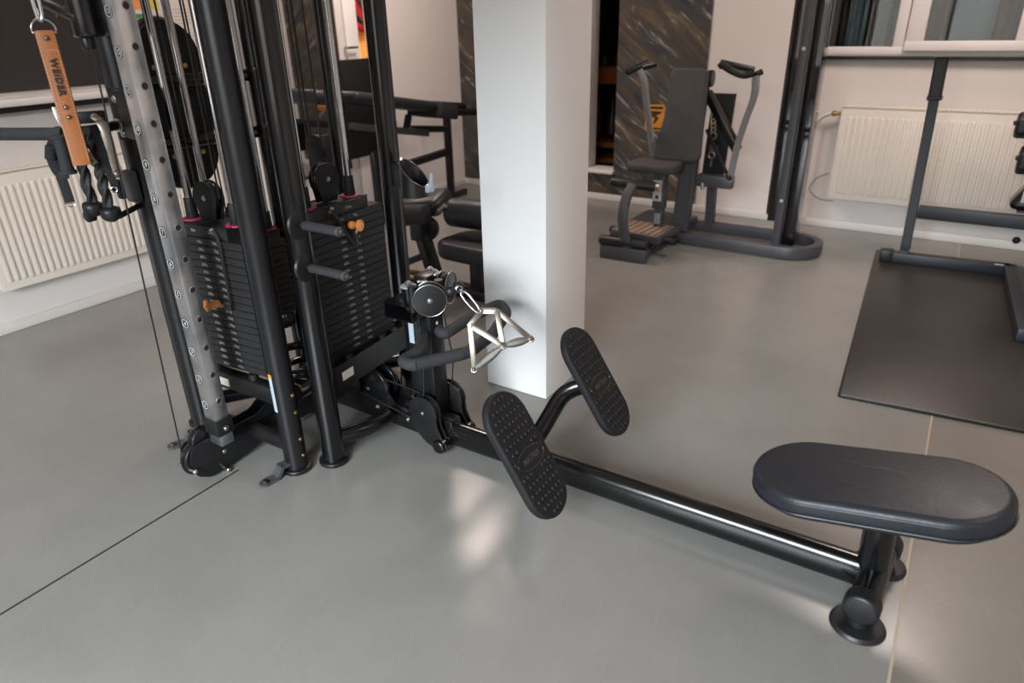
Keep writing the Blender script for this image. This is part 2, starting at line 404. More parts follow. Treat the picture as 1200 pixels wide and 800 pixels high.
# skirting
def skirt(name, p, q, nrm, h=.055, t=.014):
    m = MB(K['trim']); p, q, n = V(p), V(q), V(nrm)
    m.bar(p + n * t / 2 + Z_ * h / 2, q + n * t / 2 + Z_ * h / 2, t, h, bevel=.004); struct(name, m)
skirt('baseboard_left', (XL, YF, 0), (XL, 4.0, 0), (1, 0, 0)); skirt('baseboard_left_2', (XL, 4.25, 0), (XL, YB, 0), (1, 0, 0))
skirt('baseboard_back', (XL, YB - .012, 0), (XR, YB - .012, 0), (0, -1, 0))
# marble cladding on the back wall
m = MB(K['marble'])
m.box(((XL - 2.66) / 2, YB - .006, ZC / 2), (-2.66 - XL, .012, ZC - .002)); struct('trim_3', m)
m = MB(K['marble']); m.box((-2.055, YB - .006, ZC / 2), (.71, .012, ZC - .002)); struct('trim_4', m)
m = MB(K['marble']); m.box((-2.53, YB - .006, .115), (.258, .012, .23)); struct('trim_5', m)
m = MB(K['pvc']); m.box((-2.53, YB - .01, .242), (.262, .10, .026), bevel=.004); struct('trim_6', m)
# dark niche with amber shelves
m = MB(K['shadebrown'])
nx0, nx1, nd = -3.3, -1.9, 1.1
m.box(((nx0 + nx1) / 2, YB + .16 + nd, 1.25), (nx1 - nx0, .04, 2.5)); m.box((nx0, YB + .16 + nd / 2, 1.25), (.04, nd, 2.5)); m.box((nx1, YB + .16 + nd / 2, 1.25), (.04, nd, 2.5))
m.box(((nx0 + nx1) / 2, YB + .16 + nd / 2, .1), (nx1 - nx0, nd, .04)); m.box(((nx0 + nx1) / 2, YB + .16 + nd / 2, 2.5), (nx1 - nx0, nd, .04))
struct('wall_niche', m)
sh = thing('display_cabinet', 'dark cabinet with amber wooden shelves glimpsed in the narrow opening beside the pillar', 'cabinet', (-2.62, YB + .75, .12))
m = MB(K['shadebrown'])
for x in (-3.0, -2.2): m.box((x, YB + .75, .75), (.03, .5, 1.26), bevel=.003)
m.box((-2.6, YB + .99, .75), (.8, .02, 1.26)); obj('cabinet_frame', m, sh)
for z, hh in ((.95, .14), (.36, .05), (.22, .04)):
    m = MB(K['amber']); m.box((-2.6, YB + .74, z), (.77, .47, hh), bevel=.004); obj('shelf', m, sh)
for x, s in ((-2.86, .055), (-2.72, .05), (-2.58, .06)):
    m = MB(K['shadebrown']); m.tube([(x, YB + .6, .45 + k * .06) for k in range(6)], [s, s, s * .9, s * .5, s * .4, s * .45], 16)
    o = obj('bottle', m); tag(o, ['dark bottle at the left end of the amber cabinet shelf', 'dark bottle in the middle of the amber cabinet shelf', 'dark bottle at the right end of the amber cabinet shelf'][[-2.86, -2.72, -2.58].index(x)], 'bottle', (x, YB + .6, .385), 'bottles in the cabinet')
for x, s in ((-2.80, .05), (-2.66, .06), (-2.53, .05)):
    m = MB(K['shadebrown']); m.tube([(x, YB + .56, 1.022 + k * .03) for k in range(4)], [s, s * 1.1, s, s * .6], 16)
    tag(obj('jar', m), 'dark round jar on the upper amber shelf, %s' % {-2.80: 'leftmost of three', -2.66: 'middle of three', -2.53: 'rightmost of three'}[x], 'jar', (x, YB + .56, 1.02), 'jars on the upper cabinet shelf')

# pillar
m = MB(K['pillar']); m.box((-1.357, 2.257, ZC / 2), (.288, .330, ZC - .002), bevel=.004); struct('wall_pillar', m)

# doorway to the left wall alcove: orange wall, pale door post, hook
m = MB(K['orangewall']); m.box((-5.33, 4.9, 1.3), (.06, 3.0, 2.6)); struct('wall_alcove', m)
m = MB(K['ceil']); m.box((-4.7, 4.9, 2.62), (1.5, 3.0, .04)); struct('ceiling_alcove', m)
m = MB(K['wall']); m.box((-4.7, 6.3, 1.3), (1.3, .06, 2.6)); m.box((-4.7, 3.5, 1.3), (1.5, .06, 2.6)); struct('wall_alcove_ends', m)
m = MB(K['floor']); m.box((-4.7, 5.0, -.02), (1.4, 2.6, .04)); struct('floor_alcove', m)
m = MB(K['pvc']); m.box((XL + .01, 3.945, 1.06), (.05, .13, 2.12), bevel=.005); d = struct('door_1', m)
m = MB(K['zinc']); hp = PX(404, 56, XL + .035); m.cyl(hp, hp + V((.03, 0, 0)), .008); m.cyl(hp + V((.03, 0, 0)), hp + V((.03, .10, 0)), .008); obj('door_handle', m, d)
m = MB(K['board']); m.box((XL + .013, 3.84, 1.1), (.03, .07, 2.2), bevel=.004); struct('trim_7', m)
# red plate on the alcove wall
c = PX(426, -2, -5.2)
rp = thing('weight_disc', 'large red rubber weight disc hanging against the orange wall past the doorway', 'weight plate', tuple(c))
m = MB(K['red']); m.disc(c, (1, 0, 0), .30, .06, 48, .012); obj('disc', m, rp)
m = MB(K['matte']); m.disc(c + V((.02, 0, 0)), (1, 0, 0), .12, .04, 40, .006); m.torus(c + V((.032, 0, 0)), (1, 0, 0), .22, .02, 40, 8); obj('hub', m, rp)
m = MB(K['zinc']); m.cyl(c - V((.07, 0, 0)), c + V((.12, 0, 0)), .024, seg=20); o = obj('wall_peg', m); tag(o, 'short steel wall peg through the red weight disc', 'peg', tuple(c))

# mirror on the left wall
mi = thing('wall_mirror', 'tall mirror on the left wall reflecting dark veined marble', 'mirror', (XL, 3.53, .42))
m = MB(K['mirror']); m.box((XL + .012, 3.53, 1.28), (.012, .50, 1.72)); obj('mirror_glass', m, mi)
m = MB(K['shadebrown'])
for y in (3.27, 3.79): m.box((XL + .012, y, 1.28), (.022, .02, 1.76), bevel=.003)
for z in (.41, 2.15): m.box((XL + .012, 3.53, z), (.022, .54, .02), bevel=.003)
obj('mirror_frame', m, mi)

# left dark window + sill
m = MB(K['pvc'])
wn = MB(K['darkglass']); wn.box((XL + .006, 1.35, 1.72), (.012, 1.72, 1.16)); w1 = struct('window_1', wn)
fr = MB(K['pvc'])
fr.box((XL + .012, 2.225, 1.70), (.03, .04, 1.24), bevel=.004); fr.box((XL + .012, .48, 1.70), (.03, .04, 1.24), bevel=.004); fr.box((XL + .012, 1.35, 2.31), (.03, 1.78, .04), bevel=.004)
obj('window_frame', fr, w1)
sl = MB(K['pvc']); sl.box((XL + .045, 1.33, 1.098), (.10, 1.86, .036), bevel=.008); obj('window_sill', sl, w1)
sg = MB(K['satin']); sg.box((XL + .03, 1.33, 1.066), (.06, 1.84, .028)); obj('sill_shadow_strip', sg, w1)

# right window (pvc frame, two lights)
fr = MB(K['pvc']); yw = YB + .03
def fb(x0, x1, z0, z1, d=.07, y=yw): fr.box(((x0 + x1) / 2, y, (z0 + z1) / 2), (x1 - x0, d, z1 - z0), bevel=.006)
fb(-1.0, .32, 1.145, 1.195); fb(-1.0, .32, 2.20, 2.25); fb(-1.0, -.945, 1.150, 2.245, .064, yw - .001); fb(.265, .32, 1.150, 2.245, .064, yw - .001); fb(-.52, -.455, 1.150, 2.245, .064, yw - .001)
w2 = struct('window_2', fr)
fr = MB(K['pvc'])
fb(-.453, .258, 1.170, 1.228, .05, yw - .03); fb(-.453, .258, 2.14, 2.195, .05, yw - .03); fb(-.451, -.35, 1.172, 2.193, .044, yw - .031); fb(.12, .256, 1.172, 2.193, .044, yw - .031)
obj('casement_frame', fr, w2)
gl = MB(K['glass']); gl.box((-.733, yw, 1.70), (.43, .012, 1.02)); obj('pane', gl, w2)
gl = MB(K['glass']); gl.box((-.115, yw - .03, 1.69), (.48, .012, .94)); obj('pane', gl, w2)
sl = MB(K['satin']); sl.box((-.34, YB - .012, 1.130), (1.32, .05, .020)); obj('sill_gap', sl, w2)
m = MB(K['night']); m.box((-.5, YB + .72, 1.7), (2.2, .04, 1.6)); m.box((-1.3, YB + .44, 1.7), (.04, .56, 1.6)); m.box((.6, YB + .44, 1.7), (.04, .56, 1.6)); m.box((-.5, YB + .44, .9), (2.2, .56, .04)); m.box((-.5, YB + .44, 2.5), (2.2, .56, .04))
struct('night_backdrop', m)  # closed dark box standing in for the night outside
def drape(x0, x1, y, material, label, amp=.03, wl=.10):
    m = MB(material); n = max(8, int((x1 - x0) / wl * 8)); pts = []
    for i in range(n + 1):
        x = x0 + (x1 - x0) * i / n; pts.append((x, amp * math.sin(2 * PI * (x - x0) / wl) + .4 * amp * math.sin(2 * PI * (x - x0) / wl * 1.7 + 1)))
    poly = pts + [(x, yy + .008) for x, yy in pts[::-1]]
    m.prism(poly, (0, y, 1.66), (1, 0, 0), (0, 1, 0), 1.4)
    tag(obj('curtain', m, None, 60), label, 'curtain', ((x0 + x1) / 2, y, .96), 'curtains behind the back window')
drape(-.98, -.86, YB + .42, K['drapebrown'], 'narrow brown curtain fold behind the left window light beside the tall frame')
drape(-.86, -.74, YB + .36, K['drape'], 'pale grey curtain fold left of centre behind the left window light', .02, .06)
drape(-.68, -.60, YB + .34, K['drape'], 'pale blue curtain fold nearest the middle mullion', .02, .08)
drape(-.60, -.46, YB + .44, K['drapedark'], 'dark slate curtain behind the middle mullion')
drape(-.40, -.24, YB + .40, K['drapebrown'], 'mottled brown cloth standing in for reflections at the left edge of the right window light', .03, .07)  # cloths from here on stand in for the reflection in the right pane
drape(-.24, .00, YB + .38, K['drape'], 'broad blue-grey cloth standing in for a reflected person in the middle of the right window light', .02, .2)
drape(.00, .10, YB + .36, K['drapebrown'], 'brown cloth strip standing in for reflections right of the blue one in the right window light', .02, .05)
drape(.10, .30, YB + .44, K['drapedark'], 'dark slate cloth standing in for reflections at the right end of the back window')

# radiators
def radiator(name, label, axis, a0, a1, face, z0, z1, nrm, wall):
    """panel radiator: axis = direction along the wall, face = front plane, ribs pressed upright"""
    ax, n = V(axis), V(nrm); L = a1 - a0; t = abs(face - wall)
    ctr = lambda a, z, d: ax * a + n * 0 + V((face if abs(n.x) else 0, face if abs(n.y) else 0, z)) - n * d
    base = ctr((a0 + a1) / 2, z0, t / 2)
    th = thing(name, label, 'radiator', tuple(base))
    dim = lambda l, d, h: (l if ax.x else d, l if ax.y else d, h)
    m = MB(K['radiator'])
    m.box(ctr((a0 + a1) / 2, (z0 + z1) / 2 - .004, .012), dim(L - .012, .016, z1 - z0 - .012), bevel=.003)
    pitch = .0335 if ax.y else .0385; k = int((L - .05) / pitch)
    for i in range(k):
        a = a0 + (L - (k - 1) * pitch) / 2 + i * pitch
        q = ctr(a, (z0 + z1) / 2 - .01, .004)
        poly = arcpoly([(-.0105, -.007), (.0105, -.007), (.006, .0045), (-.006, .0045)], .003, 3)
        m.prism([(x, y) for x, y in poly], q, ax, n, z1 - z0 - .10, bevel=.004, seg=1) if False else m.box(q, dim(.021 if ax.y else .024, .015, z1 - z0 - .105), bevel=.0065, seg=2)
    obj('front_panel', m, th, 50)
    m = MB(K['radiator']); m.box(ctr((a0 + a1) / 2, (z0 + z1) / 2, t - .03), dim(L - .02, .016, z1 - z0 - .03), bevel=.003); obj('back_panel', m, th)
    for a in (a0 + .006, a1 - .006):
        m = MB(K['radiator']); m.box(ctr(a, (z0 + z1) / 2, t / 2 - .004), dim(.012, t - .02, z1 - z0 - .004), bevel=.003); obj('side_panel', m, th)
    m = MB(K['radiator'])
    for d in (.004, t - .024): m.box(ctr((a0 + a1) / 2, z1, d), dim(L, .010, .010), bevel=.003)
    g = int(L / .028)
    for i in range(g): m.box(ctr(a0 + L * (i + .5) / g, z1 - .001, t / 2 - .01), dim(.012, t - .034, .006))
    obj('top_grille', m, th)
    m = MB(K['trim'])
    for a in (a0 + .2, a1 - .2): m.box(ctr(a, z0 + .15, t - .010), dim(.03, .022, .08))
    obj('wall_bracket', m, th)
    return th
radiator('wall_radiator', 'cream panel radiator on the left wall under the dark window', (0, 1, 0), 1.29, 2.75, XL + .105, .235, .80, (1, 0, 0), XL)
rr = radiator('wall_radiator', 'cream panel radiator on the back wall under the white-framed window', (1, 0, 0), -.735, .70, YB - .10, .222, .835, (0, -1, 0), YB)
m = MB(K['brass']); p = V((-.735, YB - .055, .785)); m.cyl(p, p - V((.035, 0, 0)), .012); m.cyl(p - V((.035, 0, 0)), p - V((.06, 0, 0)), .019, bevel=.003); obj('valve', m, rr)
# heating pipes beside it
m = MB(K['trim']); m.tube(fillet([(-.80, YB - .055, .785), (-.86, YB - .045, .76), (-.90, YB - .04, .70), (-.90, YB - .04, .06), (-.90, YB - .012, .03)], .04), .011, 12)
tag(obj('heating_pipe', m), 'thin white heating pipe dropping to the floor left of the back radiator', 'pipe', (-.90, YB - .04, .03))
m = MB(K['trim']); m.box((-1.0, YB - .03, .50), (.028, .04, .62), bevel=.006); m.use(K['brass']).cyl((-.985, YB - .05, .79), (-.955, YB - .05, .79), .016)
tag(obj('pipe_casing', m), 'slim white upright pipe casing behind the tall dark frame', 'pipe', (-1.0, YB - .03, .19))
m = MB(K['cable']); m.tube(spline([(-.76, YB - .02, .38), (-.83, YB - .02, .34), (-.87, YB - .02, .26), (-.80, YB - .02, .20), (-.70, YB - .02, .19)], 8), .0025, 8)
tag(obj('wire', m), 'thin loose wire looping from the corner of the back radiator', 'wire', (-.8, YB - .02, .19))

# posters on the left wall
def poster(y0, y1, z0, z1, label, rects, lines):
    th = thing('notice_sheet', label, 'poster', (XL, (y0 + y1) / 2, z0), 'notice sheets on the left wall')
    m = MB(K['paper']); m.box((XL + .002, (y0 + y1) / 2, (z0 + z1) / 2), (.004, y1 - y0, z1 - z0)); obj('sheet', m, th)
    m = MB()
    for (a, b, c, d, k) in rects: m.use(K[k]).box((XL + .0045, (a + b) / 2, (c + d) / 2), (.001, abs(b - a), abs(d - c)))
    for (a, b, z) in lines: m.use(K['dimink']).box((XL + .0045, (a + b) / 2, z), (.001, b - a, .004))
    obj('print', m, th)
a = PX(155, 0, XL); b = PX(203, 36, XL)
poster(2.30, 2.55, 1.40, 1.74, 'white notice sheet with green and yellow blocks on the left wall above the oval pad',
       [(2.33, 2.40, 1.50, 1.60, 'orange'), (2.41, 2.50, 1.50, 1.62, 'yellow'), (2.33, 2.43, 1.455, 1.478, 'green'), (2.33, 2.36, 1.41, 1.455, 'green'), (2.37, 2.42, 1.425, 1.45, 'labelblue')], [(2.44, 2.53, 1.47), (2.44, 2.53, 1.455), (2.44, 2.52, 1.44)])
poster(2.56, 2.86, 1.36, 1.74, 'white notice sheet with a yellow table in a grey border on the left wall',
       [(2.705, 2.80, 1.43, 1.535, 'bluegrey'), (2.72, 2.785, 1.435, 1.515, 'yellow')] + [(2.72, 2.785, 1.45 + k * .017, 1.452 + k * .017, 'dimink') for k in range(4)], [(2.58, 2.68, 1.50 - k * .018) for k in range(5)] + [(2.72, 2.80, 1.41), (2.72, 2.80, 1.395)])
m = MB(K['silverpaint']); m.box((XL + .012, 2.985, 1.55), (.024, .035, 1.5), bevel=.004)
tag(obj('cable_duct', m), 'grey upright cable duct on the left wall right of the notices', 'duct', (XL, 2.985, .8))
m = MB(K['pvc']); m.box((XL + .014, 3.09, 1.25), (.028, .07, .08), bevel=.006); m.use(K['matte']).box((XL + .029, 3.09, 1.255), (.004, .02, .03))
tag(obj('wall_switch', m), 'small cream wall switch right of the grey cable duct', 'switch', (XL, 3.09, 1.21))

# ------------------------------------------------------------------ light
fr = MB(K['pvc'])
for x in (WIN[0] + .03, (WIN[0] + WIN[1]) / 2, WIN[1] - .03): fr.box((x, YF - .08, 1.66), (.06, .07, 1.70), bevel=.005)
for z in (.83, 2.49): fr.box(((WIN[0] + WIN[1]) / 2, YF - .08, z), (WIN[1] - WIN[0] - .01, .066, .06), bevel=.005)
struct('window_3', fr)
wd = bpy.data.worlds.new('sky'); S.world = wd; wd.use_nodes = True
nt = wd.node_tree; bg = nt.nodes['Background']; bg.inputs['Strength'].default_value = SKYS
tc = nt.nodes.new('ShaderNodeTexCoord'); sx_ = nt.nodes.new('ShaderNodeSeparateXYZ'); nt.links.new(tc.outputs['Generated'], sx_.inputs[0])
rp_ = nt.nodes.new('ShaderNodeValToRGB'); e_ = rp_.color_ramp.elements; e_[0].position = .5 + .5 * math.sin(math.radians(HOR - 2)); e_[0].color = (*GROUND, 1); e_[1].position = .5 + .5 * math.sin(math.radians(HOR + 3)); e_[1].color = SKYC
mr_ = nt.nodes.new('ShaderNodeMapRange'); mr_.inputs['From Min'].default_value = -1; mr_.inputs['From Max'].default_value = 1; nt.links.new(sx_.outputs['Z'], mr_.inputs['Value'])
nt.links.new(mr_.outputs['Result'], rp_.inputs['Fac']); nt.links.new(rp_.outputs['Color'], bg.inputs['Color'])
pl = bpy.data.lights.new('window_portal', 'AREA'); pl.shape = 'RECTANGLE'; pl.size = WIN[1] - WIN[0]; pl.size_y = 1.74; pl.cycles.is_portal = True
po_ = bpy.data.objects.new('window_portal', pl); COL.objects.link(po_); po_.location = ((WIN[0] + WIN[1]) / 2, YF - .17, 1.66); po_.rotation_euler = (math.radians(90), 0, 0)
def area(x, y, w_, h_, pw, col, z=ZC - .03):
    l = bpy.data.lights.new('lamp_or_fill', 'AREA'); l.shape = 'RECTANGLE'; l.size = w_; l.size_y = h_; l.energy = pw; l.color = col
    o = bpy.data.objects.new('lamp_or_fill', l); COL.objects.link(o); o.location = (x, y, z); return o
for x, y, k in LAMPS_FILLS: area(x, y, .6, .6, LPOW * k, WARM)
# ------------------------------------------------------------------ the cable tower
TW = thing('cable_tower', 'black multi-station cable tower with numbered weight stacks, seated row bench and oval foot plates', 'gym machine', (-1.95, 1.6, 0))
def bolt(m, p, n, r=.008, h=.006, k='zinc'):
    p, n = V(p), V(n).normalized(); r *= .72; m.use(K[k]); m.cyl(p - n * .001, p + n * .0016, r * 1.35, seg=20); m.cyl(p, p + n * h, r, seg=18, bevel=min(h, r) * .6)
PB, PE, PC, PD = V((-1.724, 1.241, 0)), V((-2.172, 1.204, 0)), V((-1.645, 1.340, 0)), V((-1.705, 1.835, 0))
PF2, PF, PG, PG2 = V((-2.29, 1.255, 0)), V((-2.22, 1.735, 0)), V((-2.15, 2.01, 0)), V((-1.84, 1.985, 0))
ZT = 2.3
def post(p, rad, key, foot=True, bracket=None, z1=ZT):
    m = MB(K[key]); m.cyl(p + Z_ * .012, p + Z_ * z1, rad, seg=40)
    o = obj('post', m, TW)
    if foot:
        m = MB(K['satin']); m.cyl(p, p + Z_ * .016, rad * 1.36, seg=36, bevel=.005); obj('foot_disc', m, o)
    if bracket is not None:
        d = V(bracket).normalized(); s = d.cross(Z_); m = MB(K['silverpaint'] if False else K['greypaint'])
        prof = [(rad * .8, .040), (rad + .022, .040), (rad + .044, .008), (rad + .088, .008)]
        for (a, b), (c, e) in zip(prof[:-1], prof[1:]):
            m.bar(p + d * a + Z_ * b, p + d * c + Z_ * e, .036, .007, bevel=.002)
        q = p + d * (rad + .088); m.cyl(q + Z_ * .0045, q + Z_ * .0115, .018, seg=20); bolt(m, q + Z_ * .011, Z_, .007, .002)
        obj('floor_bracket', m, o)
    return o
pb = post(PB, .0385, 'satin', True, (-.15, -1, 0))
pe = post(PE, .0385, 'satin', True, (-.45, -1, 0))
pc = post(PC, .0385, 'gloss'); pd = post(PD, .0365, 'gloss')
pf = post(PF, .034, 'gloss'); post(PF2, .034, 'gloss'); post(PG, .022, 'gloss'); post(PG2, .034, 'gloss')
m = MB()
for z in (.065, .13, .235, .30): bolt(m, PB + V((.0385 * math.cos(.10), .0385 * math.sin(.10), z)), (1, .1, 0), .0075, .003, 'brass'); obj('post_bolt', m, pb); m = MB()
m = MB(K['gloss'])
for ps in ([PB, PE], [PC, PD], [PF, PF2], [PG, PG2]): m.cyl(ps[0] + Z_ * (ZT - .04), ps[1] + Z_ * (ZT - .04), .03)
m.cyl(V((-1.95, 1.22, ZT - .04)), V((-1.95, 2.0, ZT - .04)), .03); m.cyl(V((-2.25, 1.55, ZT - .04)), V((-1.67, 1.6, ZT - .04)), .03)
obj('top_frame', m, TW)

# warning label on the front-left post
def wraplabel(name, p, rad, az0, az1, z0, z1, frac=.10):
    m = MB(); n = 8
    for i in range(n):
        for a, b, k in ((z0, z1 - (z1 - z0) * frac, 'labelblue'), (z1 - (z1 - z0) * frac, z1, 'warn')):
            t0 = az0 + (az1 - az0) * i / n; t1 = az0 + (az1 - az0) * (i + 1) / n; q = lambda t, z: p + V((math.cos(t) * rad, math.sin(t) * rad, z))
            m.use(K[k]).quad(q(t0, a), q(t1, a), q(t1, b), q(t0, b))
    for k in range(11):
        z = z0 + .008 + (z1 - z0) * .8 * k / 11
        for i in range(1, n - 2):
            t0 = az0 + (az1 - az0) * i / n; t1 = az0 + (az1 - az0) * (i + 1) / n; rr_ = rad + .0004; q = lambda t, z: p + V((math.cos(t) * rr_, math.sin(t) * rr_, z))
            m.use(K['dimink']).quad(q(t0, z), q(t1, z), q(t1, z + .003), q(t0, z + .003))
    return obj(name, m, TW, label='pale blue warning sticker with an orange top band')
wraplabel('warning_sticker', PB, .0391, math.radians(-112), math.radians(-84), .245, .385)

# weight stacks
def stack(fc, a, n, npl, z0, width, depth, hw, hoff, pin=None, pul=True, cord=None, rods=(), lab=True, ztop=2.2, names='', step=5):
    """fc: middle of the front face on the floor; a: along the face (left to right seen from the front); n: outward"""
    fc, a, n = V((*fc, 0)), V((*a, 0)).normalized(), V((*n, 0)).normalized(); R = M((a, n, Z_)).transposed(); P = .0254
    zt = z0 + npl * P
    m = MB(K['iron'])
    hc = fc + a * hoff - n * .058 + Z_ * (zt + .019)
    m.box(hc, (hw, .10, .038), R, bevel=.004)
    m.use(K['blackink']).disc(fc + a * (hoff * .2) - n * .0075 + Z_ * (zt + .02), n, .0055, .002, 14, 0)
    if lab:
        for sx, tx in ((-.045, '5lbs'), (.045, '2.5kg')): m.use(K['dimink']).text(tx, fc + a * (hoff + sx * .9) - n * .0075 + Z_ * (zt + .019), a, Z_, .013)
    st = obj('weight_stack', m, TW, label=names)
    for i in range(npl):
        z = z0 + (i + .5) * P
        m = MB(K['iron']); m.box(fc - n * depth / 2 + Z_ * z, (width, depth, .0236), R, bevel=.0022)
        if lab:
            m.use(K['blackink']).disc(fc + n * .0002 + Z_ * z, n, .0058, .0015, 14, 0)
            w_ = (npl - i) * step
            m.use(K['dimink']).text('%dlbs' % (w_ + step), fc - a * .034 + Z_ * (z - .001), a, Z_, .0125); m.text('%dkg' % round((w_ + step) * .4536), fc + a * .034 + Z_ * (z + .001), a, Z_, .0125)
        obj('weight_plate', m, st)
    for s in rods:
        q = fc + a * s - n * .058
        m = MB(K['chrome']); m.cyl(q + Z_ * (z0 - .03), q + Z_ * ztop, .0125, seg=24); obj('guide_rod', m, TW)
        m = MB(K['matte']); m.cyl(q + Z_ * (zt + .036), q + Z_ * (zt + .108), .0195, .017, seg=28, bevel=.003); obj('rod_sleeve', m, st)
        m = MB(K['pink']); m.cyl(q + Z_ * (zt + .037), q + Z_ * (zt + .042), .034, seg=28, bevel=.001); obj('washer', m, st, label='magenta washer')
    if pul:
        c = fc + a * hoff - n * .058 + Z_ * (zt + .038 + .078); rr_ = .052
        m = MB(K['matte'])
        poly = [(rr_ * math.cos(t), rr_ * math.sin(t)) for t in [math.radians(-35 + 250 * k / 30) for k in range(31)]] + [(-.034, -.074), (.030, -.074)]
        for d in (-.0145, .0145): m.prism(poly, c + n * d, a, Z_, .006, .0015)
        m.use(K['gloss']).disc(c, n, rr_ * .96, .018, 40, .004)
        bolt(m, c + n * .017, n, .0085, .006)
        obj('stack_pulley', m, st)
        for sgn in (-1, 1):
            m = MB(K['cable']); m.tube([c + a * sgn * (rr_ - .002), c + a * sgn * (rr_ + .004) + Z_ * (ztop - c.z)], .0028, 8); obj('cable', m, TW)
    if pin is not None:
        i, dx = pin
        q = fc + Z_ * (z0 + (i + .5) * P)
        m = MB(K['orange']); d = (n + a * dx).normalized(); q2 = q + n * .004
        m.sph(q2 + n * .008, .0135, (1, 1, 1)); m.cyl(q2, q2 + d * .038, .0075); m.cyl(q2 + d * .032, q2 + d * .044, .0195, .0205, seg=28, bevel=.004); m.cyl(q2 + d * .044, q2 + d * .047, .012, .010, seg=24)
        kp = obj('selector_pin', m, st, label='orange selector pin')
        if cord:
            pts = [fc + a * x + n * d_ + Z_ * z for x, d_, z in cord]
            pts = spline(pts, 14); m = MB(K['blackink']); tot = []
            ph = 0
            for k, p in enumerate(pts):
                t = (pts[min(k + 1, len(pts) - 1)] - pts[max(k - 1, 0)]).normalized(); s1 = t.orthogonal().normalized(); tot.append((p, t))
            hel = []; sub = 10
            for k in range(len(tot) - 1):
                p0, t0 = tot[k]; p1, _ = tot[k + 1]; s1 = n.cross(t0).normalized(); s2 = t0.cross(s1)
                for j in range(sub):
                    ph += 2 * PI / 6; hel.append(p0.lerp(p1, j / sub) + (s1 * math.cos(ph) + s2 * math.sin(ph)) * .0042)
            m.tube(hel, .0014, 5); m.use(K['cable']).tube(pts, .003, 6)
            bolt(m, pts[0] + n * .003, n, .006, .008); m.use(K['zinc']).cyl(pts[-1] - n * .002, pts[-1] + n * .012, .006)
            obj('coil_cord', m, kp)
    return st
A1 = math.radians(5)
stack((-1.940, 1.222), (math.cos(A1), math.sin(A1)), (math.sin(A1), -math.cos(A1)), 18, .345, .310, .105, .232, -.022, (9, -.45),
      cord=[(.045, .004, .838), (.062, .008, .815), (.072, .010, .78), (.070, .012, .70), (.066, .014, .60), (.055, .014, .575), (.034, .012, .588)],
      rods=(-.117, .082), names='weight stack facing the numbered steel column, pin low down', step=5)
stack((-1.690, 1.592), (-.02, 1), (1, .02), 19, .345, .334, .105, .265, -.028, (17, .2),
      cord=[(-.075, .004, .862), (-.060, .010, .83), (-.035, .012, .78), (-.008, .014, .735), (.012, .014, .715), (.016, .012, .74), (.008, .010, .765)],
      rods=(-.125, .078), names='weight stack facing the row bench, pin near the top', step=10)
stack((-2.27, 1.545), (0, -1), (-1, 0), 12, .345, .30, .105, .26, 0, None, True, None, (-.115, .115), lab=False, names='rear weight stack')

# beams under the stacks
def beam(p, q, key, badge=None, h=.066, w=.05, lab=None):
    p, q = V(p), V(q); m = MB(K[key]); d = (q - p).normalized(); nn = d.cross(Z_)
    m.bar(p, q, w, h, bevel=.014)
    for t in (.28, .72):
        c = p.lerp(q, t) + Z_ * (h / 2 + .008); m.use(K['rubber']).cyl(c - Z_ * .01, c + Z_ * .012, .016)
    o = obj('stack_beam', m, TW)
    if badge:
        m = MB(K['badge']); c = p.lerp(q, badge) + nn * (w / 2 + .0008); m.bar(c - d * .028, c + d * .028, .0016, .030, bevel=.0005); obj('name_badge', m, o)
beam(PE + V((.02, .012, .295)), PB + V((-.02, .0, .285)), 'satin', .40)
beam(PC + V((-.012, .03, .300)), PD + V((.01, -.03, .300)), 'satin', .18)
beam(PF2 + V((0, .03, .295)), PF + V((0, -.03, .295)), 'satin')

# base tubes, hub, side plates
m = MB(K['gloss']); m.tube(spline([PC + V((0, .02, .085)), V((-1.612, 1.42, .085)), V((-1.590, 1.49, .085)), V((-1.585, 1.565, .085))], 8), .030, 20); obj('base_tube', m, TW)
m = MB(K['gloss']); m.tube(spline([PD + V((0, -.02, .085)), V((-1.665, 1.77, .085)), V((-1.62, 1.71, .085)), V((-1.585, 1.655, .085))], 8), .030, 20); obj('base_tube', m, TW)
m = MB(K['satin']); m.cyl(PB + V((-.02, 0, .095)), V((-1.93, 1.235, .095)), .028); obj('base_tube', m, TW)
m = MB(K['satin']); m.cyl(PE + V((.02, 0, .095)), V((-1.99, 1.235, .095)), .028); obj('base_tube', m, TW)
m = MB(K['gloss']); m.cyl(PF + V((0, -.02, .085)), V((-2.1, 1.60, .085)), .028); m.cyl(PF2 + V((0, .02, .085)), V((-2.1, 1.56, .085)), .028); m.cyl(PG + V((0, -.02, .085)), V((-1.95, 1.80, .085)), .028); m.cyl(PG2 + V((0, -.02, .085)), V((-1.94, 1.80, .085)), .028); obj('rear_base_tube', m, TW)
m = MB(K['gloss'])
m.box((-1.95, 1.62, .075), (.06, .76, .08), bevel=.006); m.box((-1.72, 1.635, .075), (.80, .055, .085), bevel=.006); m.cyl((-1.95, 1.62, .03), (-1.95, 1.62, .30), .035)
obj('base_spine', m, TW)
m = MB(K['gloss']); m.torus((-1.98, 1.52, .24), (0, 0, 1), .13, .016, 40, 12); m.torus((-1.95, 1.55, .20), (0, .1, 1), .10, .014, 40, 12); obj('cable_guard_ring', m, TW)
